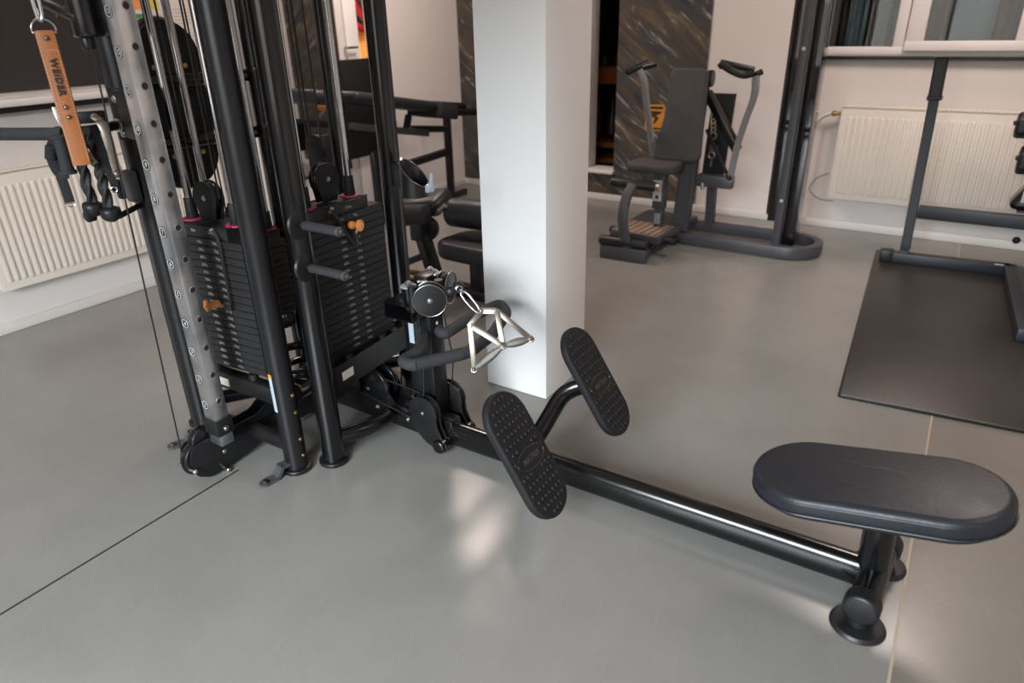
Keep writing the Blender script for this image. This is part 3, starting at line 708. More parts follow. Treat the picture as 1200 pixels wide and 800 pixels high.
# front low pulley: two side plates in planes X = const
pl = [(.985, .095), (1.0, .035), (1.045, .008), (1.12, .008), (1.34, .035), (1.47, .06), (1.47, .165), (1.415, .195), (1.35, .19), (1.27, .145), (1.13, .145), (1.05, .155), (1.0, .145)]
plr = arcpoly(pl, [.03, .03, .03, .05, .05, .04, .05, .04, .04, .04, .03, .03, .03], 5)
for x in (-1.932, -1.985):
    m = MB(K['satin']); m.prism([(y, z) for y, z in plr], (x, 0, 0), Y_, Z_, .007, .0015)
    for y, z in ((1.11, .075), (1.40, .125)): bolt(m, (x + .0035, y, z), X_, .009, .004)
    obj('side_plate', m, TW)
for y, z, rr_ in ((1.035, .090, .060), (1.40, .125, .062), (1.055, .150, .040)):
    m = MB(K['satin']); m.disc((-1.958, y, z), X_, rr_, .034, 40, .004); m.use(K['gloss']).torus((-1.958, y, z), X_, rr_ - .002, .008, 40, 8); obj('pulley', m, TW)
m = MB(K['zinc'])
for y, z in ((.985, .072), (1.10, .010)):
    m = MB(K['zinc']); m.cyl((-2.0, y, z), (-1.915, y, z), .0055); m.sph((-1.913, y, z), .0085); obj('spacer_bolt', m, TW)

# numbered steel adjustment column
cx, cy = -1.896, 1.069; m = MB(K['brushed'])
hx, hy = .031, .025
m.box((cx, cy + hy, (.135 + 2.2) / 2), (2 * hx, 2 * hy, 2.2 - .135), bevel=.005)
ac = obj('adjustment_column', m, TW, label='brushed steel column with numbered pin holes')
for k in range(1, 21):
    z = .289 + (k - 1) * .0963; m = MB()
    c = V((cx - .006, cy - .0003, z))
    m.use(K['blackink']).disc(c, (0, -1, 0), .0165, .0012, 28, 0); m.use(K['white']).torus(c + V((0, -.0008, 0)), (0, 1, 0), .0135, .0011, 24, 5)
    m.text(str(k), c + V((0, -.0008, 0)), X_, Z_, .018, bold=.0004)
    obj('position_number', m, ac)
for k in range(1, 21):
    z = .289 + (k - 1) * .0963 + .012; m = MB()
    c = V((cx + hx + .0003, cy + hy + .002, z))
    m.use(K['blackink']).disc(c, X_, .0085, .0012, 22, 0); m.use(K['zinc']).torus(c, X_, .0098, .0014, 24, 6)
    obj('pin_hole', m, ac)
m = MB(K['matte']); m.box((cx, cy + hy, .205), (.074, .062, .058), bevel=.004); bolt(m, (cx + .037, cy + hy, .200), X_, .010, .006); obj('column_bracket', m, TW)
m = MB(K['matte']);
for z in (1.135, 1.215): pass
m.cyl(PE + Z_ * 1.095, PE + Z_ * 1.245, .0425, seg=36, bevel=.003); m.bar(PE + V((.0, -.02, 1.17)), (cx - .005, cy + .045, 1.17), .03, .13, bevel=.004)
o = obj('clamp_sleeve', m, TW)
m = MB()
for z in (1.115, 1.215):
    q = PE + V((.018, -.040, z)); bolt(m, q, (.4, -.9, 0), .011, .005)
    q = PE + V((-.028, -.030, z + .008)); bolt(m, q, (-.7, -.7, 0), .008, .006)
obj('clamp_bolt', m, o)
# pulley carriage on the column
m = MB(K['gloss']); m.box((cx - .085, cy + .045, 1.50), (.09, .075, .23), bevel=.012); m.cyl((cx - .115, cy - .005, 1.385), (cx - .115, cy - .005, 1.62), .040, seg=36, bevel=.008)
m.use(K['satin']).cyl((cx - .125, cy - .01, 1.355), (cx - .125, cy - .01, 1.39), .018, bevel=.006); m.cyl((cx - .10, cy - .03, 1.43), (cx - .19, cy - .06, 1.47), .014, bevel=.004); m.use(K['brass']).bar((cx - .160, cy - .05, 1.435), (cx - .140, cy - .045, 1.46), .012, .004)
obj('pulley_carriage', m, TW)
m = MB(K['cable']); a = V((-1.975, .988, .09)); b = PX(95, 2, -2.0); m.tube([a, b, b + (b - a).normalized() * .3], .0026, 8); obj('cable', m, TW)

# accessory arm with foam grip, short peg and small guide housing on the left post
aj = PZ(108, 152, 1.14); ae = PZ(72, 157, 1.14); aend = ae + (PZ(0, 157, 1.14) - ae) * 1.35; a0 = PE + Z_ * 1.14
m = MB(K['matte']); m.tube(fillet([a0 + V((-.005, -.02, 0)), aj + V((.0, .01, 0)), ae, ae + (aend - ae) * .1], .03), .0135, 14)
o = obj('accessory_arm', m, TW)
m = MB(K['foam']); m.cyl(ae, aend, .0175, seg=28, bevel=.003); d = (aend - ae).normalized(); m.cyl(ae - d * .012, ae + d * .012, .021, seg=28, bevel=.003); obj('foam_grip', m, o)
m = MB(K['zinc']); q = a0 + (aj - a0).normalized() * .042; m.cyl(q, q + (aj - a0).normalized() * .010, .020, seg=28, bevel=.002); obj('collar_ring', m, o)
m = MB(K['matte']); q = PZ(140, 253, .895); m.cyl(PE + Z_ * .895 + V((.0, -.03, 0)), q, .0085); obj('accessory_peg', m, TW)
m = MB(K['greypaint']); q = PX(154, 218, -2.16); m.box(q, (.05, .034, .10), bevel=.012); m.use(K['matte']).box(q + V((-.045, -.012, -.012)), (.03, .02, .06), bevel=.006); obj('cable_guide', m, TW)

# two storage pegs on the front post
for (bu, bv, tu, tv) in ((351, 263, 398, 271), (359, 313, 405, 321)):
    b = PX(bu, bv, PC.x + .030); t = PY(tu, tv, b.y); d = V((t.x - b.x, 0, 0)); ln = d.length
    m = MB(K['rubber']); m.cyl(b - X_ * .002, b + X_ * .007, .046, .043, seg=36, bevel=.002)
    m.use(K['matte']).cyl(b, b + X_ * .03, .0075); m.use(K['foam']).cyl(b + X_ * .02, b + X_ * ln, .0135, seg=28, bevel=.003); m.use(K['greypaint']).cyl(b + X_ * (ln - .008), b + X_ * (ln + .002), .0145, seg=28, bevel=.003)
    bolt(m, b + X_ * (ln + .001), X_, .006, .002)
    obj('storage_peg', m, TW)

# bottle holder on the far right post
bc = PY(485, 205, 1.765); bc = V((bc.x, bc.y, 0)); rb = .047
m = MB(K['satin']); t = bmesh.new(); N = 40; ro, ri = [], []
dirc = V((.83, -.55, 0)).normalized()
def rimz(ang): v = V((math.cos(ang), math.sin(ang), 0)); return .945 - .042 * v.dot(V((1, .1, 0)))
rows = []
for k in range(N):
    a = 2 * PI * k / N; v = V((math.cos(a), math.sin(a), 0)); z = rimz(a)
    rows.append([t.verts.new(bc + v * q + Z_ * zz) for q, zz in ((rb * .5, .868), (rb, .868), (rb, z), (rb - .004, z), (rb - .004, .874), (rb * .5, .874))])
for k in range(N):
    A, B = rows[k], rows[(k + 1) % N]
    for j in range(5): t.faces.new((A[j], B[j], B[j + 1], A[j + 1]))
    t.faces.new((A[5], B[5], B[0], A[0]))
bmesh.ops.recalc_face_normals(t, faces=t.faces[:]); m._add(t)
m.bar(PD + Z_ * .92, bc + (PD - bc).normalized() * -.0 + Z_ * .92 + (PD - bc).normalized() * (rb - .004), .03, .08, bevel=.004)
m.use(K['chrome']).tube([bc + V((math.cos(2 * PI * k / 40), math.sin(2 * PI * k / 40), 0)) * (rb - .002) + Z_ * (rimz(2 * PI * k / 40) + .0005) for k in range(40)], .0019, 6, closed=True)
bh = obj('bottle_holder', m, TW)
m = MB(K['greyplastic']); q = PY(503, 215, 1.70); m.prism(arcpoly([(-.014, -.03), (.016, -.025), (.016, .03), (.004, .034), (.0, -.005), (-.014, -.005)], .004, 3), q, (.8, .6, 0), Z_, .012, .002); obj('phone_hook', m, bh)
m = MB(); bolt(m, PY(470, 186, 1.742), (.3, -.9, .3), .0055, .003); obj('holder_screw', m, bh)

# rear cross tubes carrying an oval back pad
for z in (1.243, 1.045):
    m = MB(K['gloss']); m.cyl(PF + V((-.02, 0, z)), PF2 + V((-.0, 0, z)), .0215); m.cyl(PF + V((-.015, .055, z)), PF + V((-.02, -.02, z)), .027, seg=28, bevel=.006); bolt(m, PF + V((.02, -.02, z + .022)), (.3, -.2, 1), .007, .006)
    obj('cross_tube', m, TW)
pc_ = V((-2.335, 1.468, 1.155)); m = MB(K['vinyl']); m.prism(stadium(.57, .255), pc_ + V((-.02, 0, 0)), Z_, Y_, .05, .016, 3); bp = obj('oval_pad', m, TW, label='black oval pad behind the guide rods')
m = MB(K['matte']); m.prism(stadium(.55, .235), pc_ + V((.012, 0, 0)), Z_, Y_, .012, .002); obj('pad_board', m, bp)
m = MB()
for dy, dz in ((-.06, .13), (.055, .13), (-.06, -.16), (.055, -.16)):
    m = MB(); bolt(m, pc_ + V((.018, dy, dz)), X_, .0085, .004, 'brass'); obj('pad_bolt', m, bp)
# extra pulley block and cables inside the tower
m = MB(K['matte']); q = PY(372, 182, 1.90); m.box(q, (.075, .03, .11), bevel=.008); m.disc(q + V((0, 0, .03)), Y_, .05, .024, 36, .004); obj('floating_pulley', m, TW)
for du in (-8, 4):
    m = MB(K['cable']); a = PY(372 + du, 165, 1.9); m.tube([a, V((a.x, a.y, 2.2))], .004, 8); obj('cable', m, TW)

# ---- seated row arm
YR = 1.637
m = MB(K['gloss']); prof = [(math.copysign(abs(math.cos(2 * PI * k / 28)) ** .8, math.cos(2 * PI * k / 28)) * .031, math.copysign(abs(math.sin(2 * PI * k / 28)) ** .8, math.sin(2 * PI * k / 28)) * .046) for k in range(28)]
m.tube([(-1.47, YR - .006, .058), (-.8, YR, .058), (.02, YR + .012, .058)], 1, prof=prof, up=(0, 0, 1)); obj('seat_rail', m, TW)
# twin pulley plates beside the rail
def rowplate(y, dx=0, dz=0):
    pts = []
    cxp, czp = -1.412 + dx, .153 + dz; rp = .061
    for k in range(25):
        a = math.radians(200 - 215 * k / 24); pts.append((cxp + rp * math.cos(a), czp + rp * math.sin(a)))
    nx, nz, rn = -1.343 + dx, .036, .027
    pts += [(cxp + rp + .002, czp - .05)]
    for k in range(13):
        a = math.radians(60 - 190 * k / 12); pts.append((nx + rn * math.cos(a), nz + rn * math.sin(a)))
    pts += [(nx - .06, .03), (cxp - rp * .95, .085)]
    return pts
for y, dx in ((1.577, 0), (1.712, .01)):
    for off in (-.012, .012):
        m = MB(K['satin']); m.prism(rowplate(y, dx), (0, y + off, 0), X_, Z_, .006, .0015)
        if off < 0: bolt(m, (-1.412 + dx, y + off - .003, .150), (0, -1, 0), .0085, .005)
        obj('pulley_plate', m, TW)
    m = MB(K['gloss']); m.disc((-1.412 + dx, y, .150), Y_, .054, .018, 40, .003); m.torus((-1.412 + dx, y, .150), Y_, .052, .006, 40, 8); obj('pulley', m, TW)
    m = MB(K['gloss']); q = V((-1.343 + dx, y, .036)); m.cyl(q - Y_ * .030, q + Y_ * .026, .027, seg=32, bevel=.010); m.torus(q - Y_ * .012, Y_, .026, .003, 32, 6); obj('nose_cap', m, TW)
# big pulleys and gussets along the spine
for x, z, y in ((-1.80, .165, 1.585), (-1.80, .165, 1.635), (-1.67, .175, 1.60), (-1.67, .175, 1.65)):
    m = MB(K['gloss']); m.disc((x, y, z), Y_, .066, .016, 44, .003); m.torus((x, y, z), Y_, .063, .007, 44, 8); obj('pulley', m, TW)
for y in (1.60, 1.675):
    m = MB(K['gloss']); m.prism(arcpoly([(-1.93, .035), (-1.42, .03), (-1.42, .10), (-1.58, .125), (-1.63, .20), (-1.72, .20), (-1.76, .15), (-1.84, .20), (-1.93, .16)], .015, 4), (0, y, 0), X_, Z_, .006, .0015)
    if y < 1.65:
        for q in ((-1.70, .155), (-1.665, .085), (-1.515, .075)): bolt(m, (q[0], y - .004, q[1]), (0, -1, 0), .010, .007)
    obj('spine_plate', m, TW)
m = MB(K['cable'])
for p, q in (((-1.74, 1.585, .135), (-1.46, 1.577, .10)), ((-1.62, 1.60, .215), (-1.45, 1.60, .205))): m.tube([p, q], .0026, 8)
obj('cable', m, TW)
# upright
UP = V((-1.418, 1.652, 0)); m = MB(K['satin']); m.box(UP + Z_ * .345, (.058, .075, .60), bevel=.006); o = obj('row_upright', m, TW)
m = MB(K['white']); q = PX(500, 378, UP.x + .03); m.disc(UP + V((.0295, -.0, .47)), X_, .006, .002); bolt(m, UP + V((-.02, -.0385, .41)), (0, -1, 0), .010, .007); bolt(m, UP + V((-.005, -.0385, .56)), (0, -1, 0), .007, .004); obj('upright_bolt', m, o)
m = MB()
y0 = UP.y - .0383
x0, x1, zb, z1_ = UP.x - .029, UP.x - .008, .385, .485
xa, xb, ya = UP.x - .058, UP.x - .034, UP.y - .039
m.use(K['satin']).box((UP.x - .055, UP.y - .005, .38), (.055, .066, .40), bevel=.012)
obj('upright_rib', m, o)
m = MB(K['labelblue']); m.box((UP.x - .056, UP.y - .0388, .44), (.022, .0012, .10)); m.use(K['warn']).box((UP.x - .056, UP.y - .0388, .502), (.022, .0012, .024))
for k in range(9): m.use(K['dimink']).box((UP.x - .056, UP.y - .0396, .40 + k * .010), (.016, .0006, .003))
obj('warning_sticker', m, o, label='pale blue warning sticker with an orange top band on the row upright')
# open box section crossing the upright
mo = [PY(449.5, 356, 1.535), PY(481, 359, 1.535)]; bx0, bx1 = mo[0].x, mo[1].x; bz1 = (mo[0].z + mo[1].z) / 2; bz0 = bz1 - .052
m = MB(K['gloss']); tw_ = .005
for c_, d_ in ((((bx0 + bx1) / 2, 1.63, bz1), (bx1 - bx0, .19, tw_)), (((bx0 + bx1) / 2, 1.63, bz0), (bx1 - bx0, .19, tw_)), ((bx0, 1.63, (bz0 + bz1) / 2), (tw_, .19, bz1 - bz0)), ((bx1, 1.63, (bz0 + bz1) / 2), (tw_, .19, bz1 - bz0))): m.box(c_, d_, bevel=.0015)
m.box(((bx0 + bx1) / 2, 1.70, (bz0 + bz1) / 2), (bx1 - bx0 - .006, .01, bz1 - bz0 - .006))
obj('box_section', m, TW)
for (u_, v_, vb, yy) in ((478.5, 332, 356, 1.575), (504, 315, 340, 1.70)):
    t_ = PY(u_, v_ + 2, yy); hgt = (vb - v_) * .0027
    m = MB(K['gloss']); m.cyl(V((t_.x, t_.y, bz1)), t_ - Z_ * .006, .0185, seg=28); m.use(K['washer']).cyl(t_ - Z_ * .006, t_, .027, seg=32, bevel=.002); m.use(K['zinc']).cyl(t_, t_ + Z_ * .010, .0105, seg=6); m.cyl(t_ + Z_ * .009, t_ + Z_ * .014, .006)
    obj('pivot_stub', m, TW)
# two swivel pulleys
pn = V((.60, -.80, 0)).normalized(); ps_ = V((.80, .60, 0))
c1 = PY(504, 350, 1.560); c2 = PY(522, 336, 1.665)
for c, first in ((c1, 1), (c2, 0)):
    if not first: pn = V((.96, .28, 0)).normalized(); ps_ = V((-.28, .96, 0)).normalized()
    m = MB(K['satin']); m.disc(c + pn * .016, pn, .054, .006, 48, .0015); m.disc(c - pn * .016, pn, .054, .006, 48, .0015); m.use(K['matte']).disc(c, pn, .047, .020, 44, .004)
    m.use(K['zinc']).torus(c + pn * .020, pn, .0535, .0012, 48, 6); m.torus(c - pn * .013, pn, .0535, .0012, 48, 6)
    if first: bolt(m, c + pn * .019, pn, .0085, .006)
    obj('swivel_pulley', m, TW)
    m = MB(K['satin']); m.cyl(c - ps_ * .055 - Z_ * .04, c - ps_ * .055 + Z_ * .045, .014); m.bar(c - ps_ * .055, c, .012, .03, up=Z_); obj('swivel_bracket', m, TW)
    m = MB(K['zinc']); q = c + Z_ * .052 - ps_ * .02; m.cyl(q - ps_ * .014 - pn * .02, q + ps_ * .014 - pn * .02, .0045); m.sph(q - ps_ * .014 - pn * .02, .006); obj('cable_keeper', m, TW)
m = MB(K['rubber']); s1 = PY(528, 341, 1.575); s2 = PY(537, 335, 1.60)
m.sph(s1, .0195); m.sph(s2, .0175); obj('cable_stop', m, TW)
m = MB(K['cable']); m.tube([PY(489, 362, 1.565), PY(496, 420, 1.575), V((-1.412, 1.577, .205))], .0027, 8); obj('cable', m, TW)
m = MB(K['cable']); m.tube([PY(519, 362, 1.66), PY(531, 420, 1.70), V((-1.39, 1.712, .195))], .0027, 8); obj('cable', m, TW)
# foam hoop
zf = .44; hp = [UP + V((-.01, -.03, zf)), PZ(493, 411, zf), PZ(471, 423, zf), PZ(483, 428, zf), PZ(549, 413, zf), PZ(577, 392, zf), PZ(594, 366, zf), PZ(586, 356, zf), PZ(560, 367, zf), PZ(520, 392, zf), UP + V((.0, .02, zf))]
m = MB(K['foam']); m.tube(spline(fillet(hp, .03, 5), 4), .0205, 18); obj('foam_hoop', m, TW, 60)
m = MB(K['matte']); q = PZ(492, 412, zf); m.cyl(UP + V((-.02, -.02, zf)), q, .014); obj('hoop_bracket', m, TW)
# foot plates and their bracket
tilt = math.radians(57)
fpn = V((math.sin(tilt), 0, math.cos(tilt))); fpl = V((-math.cos(tilt), 0, math.sin(tilt)))
FX = {}
for (uu, vv, yy) in ((618.5, 532, 1.405), (700.5, 446, 1.866)):
    c = PY(uu, vv, yy)
    m = MB(K['tread']); m.prism(stadium(.405, .176, 20), c - fpn * .010, fpl, Y_ * -1, .026, .006, 3); m.prism(stadium(.396, .167, 20), c + fpn * .0035, fpl, Y_ * -1, .003)
    nx, ny = 8, 15
    for i in range(ny):
        for j in range(-4, 5):
            a = -.18 + i * .36 / (ny - 1); b = j * .0195 + (.00975 if i % 2 else 0)
            h = .1145
            lim = .072 if abs(a) < h else math.sqrt(max(0, .072 ** 2 - (abs(a) - h) ** 2))
            if abs(b) > lim: continue
            if ((a + .012) / .040) ** 2 + (b / .070) ** 2 < 1: continue
            p = c + fpl * a + Y_ * b + fpn * .005; m.cyl(p - fpn * .001, p + fpn * .0035, .0084, .0050, seg=14)
    fp = obj('foot_plate', m, TW)
    m = MB(K['rubber']); oc = c - fpl * .012 + fpn * .0055
    m.tube([oc + Y_ * .066 * math.cos(t) + fpl * .030 * math.sin(t) for t in [2 * PI * k / 48 for k in range(48)]], .0026, 8, closed=True)
    m.use(K['greypaint']).text('MATRIX', oc + fpn * .0008, Y_, fpl, .023, thick=.0015, bold=.0006)
    obj('logo_relief', m, fp)
    m = MB(K['satin']); m.prism(stadium(.34, .12, 16), c - fpn * .026, fpl, Y_ * -1, .008, .001); obj('backing_plate', m, fp)
    FX[yy] = c
m = MB(K['gloss']); path = []
ca, cb = FX[1.405], FX[1.866]
path = [ca - fpn * .028, V((-.955, 1.46, .215)), V((-1.0, 1.53, .165)), V((-1.015, 1.60, .105)), V((-1.015, 1.68, .105)), V((-1.0, 1.745, .165)), V((-.955, 1.815, .215)), cb - fpn * .028]
path = [path[0], V((-.985, 1.44, .235)), V((-1.02, 1.635 - .05, .10)), V((-1.02, 1.635 + .05, .10)), V((-.985, 1.82, .235)), path[-1]]
ov = [(math.cos(2 * PI * k / 24) * .024, math.sin(2 * PI * k / 24) * .031) for k in range(24)]
m.tube(fillet(path, .09, 10), 1, prof=ov); obj('foot_plate_bracket', m, TW, 60)
# seat, seat post and cross foot
sc_, ty, yw_ = V((-.012, 1.635, .363)), math.radians(9), math.radians(3)
Rs = M.Rotation(yw_, 3, 'Z') @ M.Rotation(-ty, 3, 'Y'); sx, sy, sz = Rs @ X_, Rs @ Y_, Rs @ Z_
m = MB(K['vinyl']); m.prism(stadium(.575, .292, 24), sc_ - sz * .030, sx, sy, .060, .020, 5); st_ = obj('seat', m, TW, 50)
m = MB(K['vinyl']); pts = [sc_ - sz * .047 + sx * x * 1.003 + sy * y * 1.006 for x, y in stadium(.575, .292, 24)]; m.tube(pts, .0028, 6, closed=True)
pts = [sc_ - sz * .0175 + sx * x * 1.0 + sy * y * 1.0 for x, y in stadium(.573, .290, 24)]; m.tube(pts, .0018, 6, closed=True); obj('seat_piping', m, st_)
for a_, b_ in (((-.075, .055), (.03, .035)), ((-.07, -.04), (-.005, -.055)), ((.01, .045), (.07, .03))):
    q = [sc_ + sz * .0002 + sx * (a_[0] + (b_[0] - a_[0]) * t + .0) + sy * (a_[1] + (b_[1] - a_[1]) * t + .003 * math.sin(9 * t)) for t in [k / 12 for k in range(13)]]; m = MB(K['greypaint']); m.tube(q, .0003, 5); obj('scuff_mark', m, st_, label='pale scuff line on the seat top')
m = MB(K['matte']); m.prism(stadium(.54, .26, 20), sc_ - sz * .064, sx, sy, .010, .001); m.box(sc_ + sx * .09 - sz * .075, (.05, .03, .02), Rs, bevel=.004); obj('seat_board', m, st_)
b_, t_ = V((.035, 1.648, .055)), sc_ - sz * .062 + sx * .025
m = MB(K['gloss']); m.cyl(b_, t_, .0385, seg=36); m.prism(stadium(.16, .1, 12), t_ - sz * .004, sx, sy, .012, .002); obj('seat_post', m, TW)
m = MB(K['gloss']); fa_, fb_ = V((.030, 1.515, .068)), V((.050, 1.765, .068)); m.cyl(fa_, fb_, .0355, seg=32); cf = obj('cross_foot', m, TW)
for p, s in ((fa_, -1), (fb_, 1)):
    d = (fb_ - fa_).normalized() * s
    m = MB(K['rubber']); m.cyl(p - d * .02, p + d * .032, .043, seg=36, bevel=.010); obj('rubber_cap', m, cf)
    m = MB(K['rubber']); q = p + d * .005; m.cyl(V((q.x, q.y, 0)), V((q.x, q.y, .012)), .066, .060, seg=40, bevel=.003); m.cyl(V((q.x, q.y, .01)), V((q.x, q.y, .04)), .025); obj('foot_disc', m, cf)
# ------------------------------------------------------------------ hand attachments
# facing direction for things hung on the left post
vn = V((.88, -.475, 0)).normalized(); vr = V((.475, .88, 0)).normalized()
# tan leather strap
xs = -2.03
top = PX(52, 37, xs); L = top.z - PX(98, 193, xs).z
ls = thing('leather_strap', 'tan leather strap handle with white stitching and dark lettering hanging from a snap hook', 'strap', tuple(top - Z_ * L))
wd_ = .0435
m = MB(K['leather'])
path = [top + vn * .007, top + vn * .007 - Z_ * (L - .012), top - Z_ * L, top - vn * .007 - Z_ * (L - .012), top - vn * .007]
path = spline(fillet([top + vn * .006, top + vn * .008 - Z_ * L * .5, top + vn * .012 - Z_ * (L - .002), top - vn * .012 - Z_ * (L - .002), top - vn * .010 - Z_ * L * .4, top - vn * .006], .012, 6), 3)
pr_ = arcpoly([(-wd_ / 2, -.002), (wd_ / 2, -.002), (wd_ / 2, .002), (-wd_ / 2, .002)], .0012, 2)
t_ = bmesh.new(); rings = []
for i, p in enumerate(path):
    a = path[max(i - 1, 0)]; b = path[min(i + 1, len(path) - 1)]; d = (b - a).normalized(); nn = d.cross(vr).normalized()
    rings.append([t_.verts.new(p + vr * x + nn * y) for x, y in pr_])
k = len(pr_)
for i in range(len(rings) - 1):
    for j in range(k): t_.faces.new((rings[i][j], rings[i][(j + 1) % k], rings[i + 1][(j + 1) % k], rings[i + 1][j]))
t_.faces.new(rings[0]); t_.faces.new(rings[-1][::-1]); bmesh.ops.recalc_face_normals(t_, faces=t_.faces[:]); m._add(t_)
m.box(top - Z_ * .022, (.011, wd_, .050), M((vn, vr, Z_)).transposed(), bevel=.004)
obj('strap', m, ls, 50)
def onfront(s, x): return top + vn * (.0108 + .003 * min(1, s / L)) - Z_ * s + vr * x
m = MB(K['thread'])
n = 34
for i in range(n):
    s = .045 + (L - .055) * i / n
    for x in (-.0185, .0185):
        q = onfront(s, x); m.bar(q, q - Z_ * .0045, .0011, .0012, up=vn)
for i in range(5): q = onfront(.044, -.013 + i * .0065); m.bar(q, q + vr * .004, .0011, .0012, up=vn)
obj('stitching', m, ls, label='pale stitching')
m = MB(K['nickel'])
for s, x in ((.015, 0), (.182, 0), (.207, .001)): q = onfront(s, x); m.sph(q, .0062, (1, 1, 1), 18)
obj('rivet', m, ls, label='silver rivets')
m = MB(K['blackink']); m.text('WEIDER', onfront(.108, .001), -Z_, vr, .0225, thick=.0012, bold=.00101); obj('lettering', m, ls, label='dark lettering')
m = MB(K['chrome']); rc = top + Z_ * .004; m.tube([rc + vr * .0265 * math.cos(t) + Z_ * (.026 * math.sin(t)) for t in [PI * k / 20 for k in range(21)]] + [rc - vr * .0265 - Z_ * .006, rc + vr * .0265 - Z_ * .006], .0026, 10, closed=True); obj('ring', m, ls, label='silver D ring')
# snap hook above
m = MB(K['chrome']); q = rc + Z_ * .024; hk = [q - Z_ * .002 + vr * .001, q + Z_ * .012 - vr * .0055, q + Z_ * .085 - vr * .006, q + Z_ * .10, q + Z_ * .085 + vr * .006, q + Z_ * .02 + vr * .0065]
m.tube(spline(hk, 6, True), .0052, 12, closed=True); m.cyl(q + Z_ * .102, q + Z_ * .135, .006); tag(obj('snap_hook', m), 'steel snap hook holding the tan leather strap', 'snap hook', tuple(q))
# steel strap handle (behind the leather strap)
hs = thing('metal_handle', 'polished steel strap handle hooked over the arm behind the leather strap', 'handle', tuple(PX(125, 200, -2.10)))
m = MB(K['nickel'])
A = [PX(112, 138, -2.05), PX(118, 143, -2.03), PX(126, 160, -2.02), PX(132, 182, -2.02), PX(138, 203, -2.02)]
pf_ = arcpoly([(-.0115, -.0025), (.0115, -.0025), (.0115, .0025), (-.0115, .0025)], .001, 2)
m.tube(spline(A, 5), 1, prof=[(y, x) for x, y in pf_], up=(vr.x, vr.y, 0)); e = A[-1]; m.cyl(e - vr * .008 + vn * .006, e + vr * .008 + vn * .006, .011, seg=24, bevel=.003); obj('curved_arm', m, hs)
m = MB(K['nickel']); A2 = [PX(66, 125, -2.13), PX(72, 140, -2.12), PX(88, 163, -2.09), PX(107, 190, -2.07)]
m.tube(spline(A2, 5), 1, prof=[(y, x) for x, y in pf_], up=(vr.x, vr.y, 0)); m.cyl(PX(103, 180, -2.07), PX(113, 193, -2.05), .0115, seg=24, bevel=.003); obj('straight_arm', m, hs)
m = MB(K['matte']); q = PX(108, 137, -2.12); m.box(q, (.02, .07, .032), M((vn, vr, Z_)).transposed(), bevel=.004); bolt(m, q + vn * .010 + vr * .006, vn, .011, .004, 'zinc'); obj('yoke', m, hs)
# rubber stirrup handle with webbing
sh_ = thing('stirrup_handle', 'black rubber grip handle on a webbing loop, left of the leather strap', 'handle', tuple(PX(76, 205, -2.12)))
g0, g1 = PX(69, 160, -2.10), PX(80, 202, -2.10)
m = MB(K['foam']); m.cyl(g0, g1, .0155, .0175, seg=28, bevel=.003); d = (g1 - g0).normalized(); m.cyl(g1 - d * .006, g1 + d * .004, .0225, seg=28, bevel=.002); m.cyl(g0 - d * .003, g0 + d * .006, .020, seg=28, bevel=.002); obj('grip', m, sh_)
m = MB(K['nylon']); wp = arcpoly([(-.013, -.0016), (.013, -.0016), (.013, .0016), (-.013, .0016)], .001, 2)
B = [g1 + d * .004, g1 - vr * .022 - Z_ * .002 + vn * -.01, PX(62, 190, -2.14), PX(60, 176, -2.14), PX(63, 166, -2.14), PX(70, 158, -2.13), PX(80, 150, -2.12)]
m.tube(spline(B, 6), 1, prof=wp, up=(vn.x, vn.y, .3)); obj('webbing', m, sh_, 60)
m = MB(K['nylon']); kb = PX(58, 179, -2.13)
for i in range(5): m.torus(kb + Z_ * (i - 2) * .007 + vr * (.002 * i), (.2, .2, 1), .011, .005, 20, 8)
obj('stitched_wrap', m, sh_)
# ankle strap hanging below
an = thing('ankle_strap', 'black webbing strap with a silver D ring hanging below the rubber grip', 'strap', tuple(PX(83, 243, -2.13)))
m = MB(K['nylon']); B = [PX(68, 196, -2.14), PX(72, 208, -2.135), PX(77, 222, -2.13), PX(82, 237, -2.13)]; m.tube(spline(B, 5), 1, prof=[(y, x) for x, y in wp], up=(vr.x, vr.y, 0)); obj('webbing', m, an, 60)
m = MB(K['chrome']); q = PX(82.5, 238, -2.13); m.tube([q + vr * .0125 * math.cos(t) - Z_ * .010 * math.sin(t) for t in [PI * k / 14 for k in range(15)]], .0018, 8, closed=True); obj('d_ring', m, an)
# triceps rope with rubber ends
tr = thing('triceps_rope', 'black twisted pull-down rope with two rubber end knobs hanging from the arm', 'rope', tuple(PX(128, 262, -2.07)))
tri = [(math.cos(t) * (1 + .28 * math.cos(3 * t)), math.sin(t) * (1 + .28 * math.cos(3 * t))) for t in [2 * PI * k / 30 for k in range(30)]]
ropes = ([PX(105, 149, -2.09), PX(109, 170, -2.08), PX(116, 196, -2.06), PX(121, 218, -2.05), PX(129, 247, -2.05)], [PX(98, 152, -2.11), PX(96, 180, -2.10), PX(99, 205, -2.09), PX(109, 241, -2.09)])
for rp_ in ropes:
    m = MB(K['rope']); m.tube(spline(rp_, 18), .0125, prof=tri, twist=.16, up=None); obj('rope_strand', m, tr, 60)
for p, d_ in ((ropes[0][-1], V((.05, .02, -1))), (ropes[1][-1], V((-.1, -.1, -1)))):
    d_.normalize(); m = MB(K['rubber']); m.tube([p - d_ * .012, p - d_ * .006, p + d_ * .004, p + d_ * .016, p + d_ * .026, p + d_ * .032], [.016, .0275, .0285, .027, .019, .006], 28); obj('end_knob', m, tr, 60)
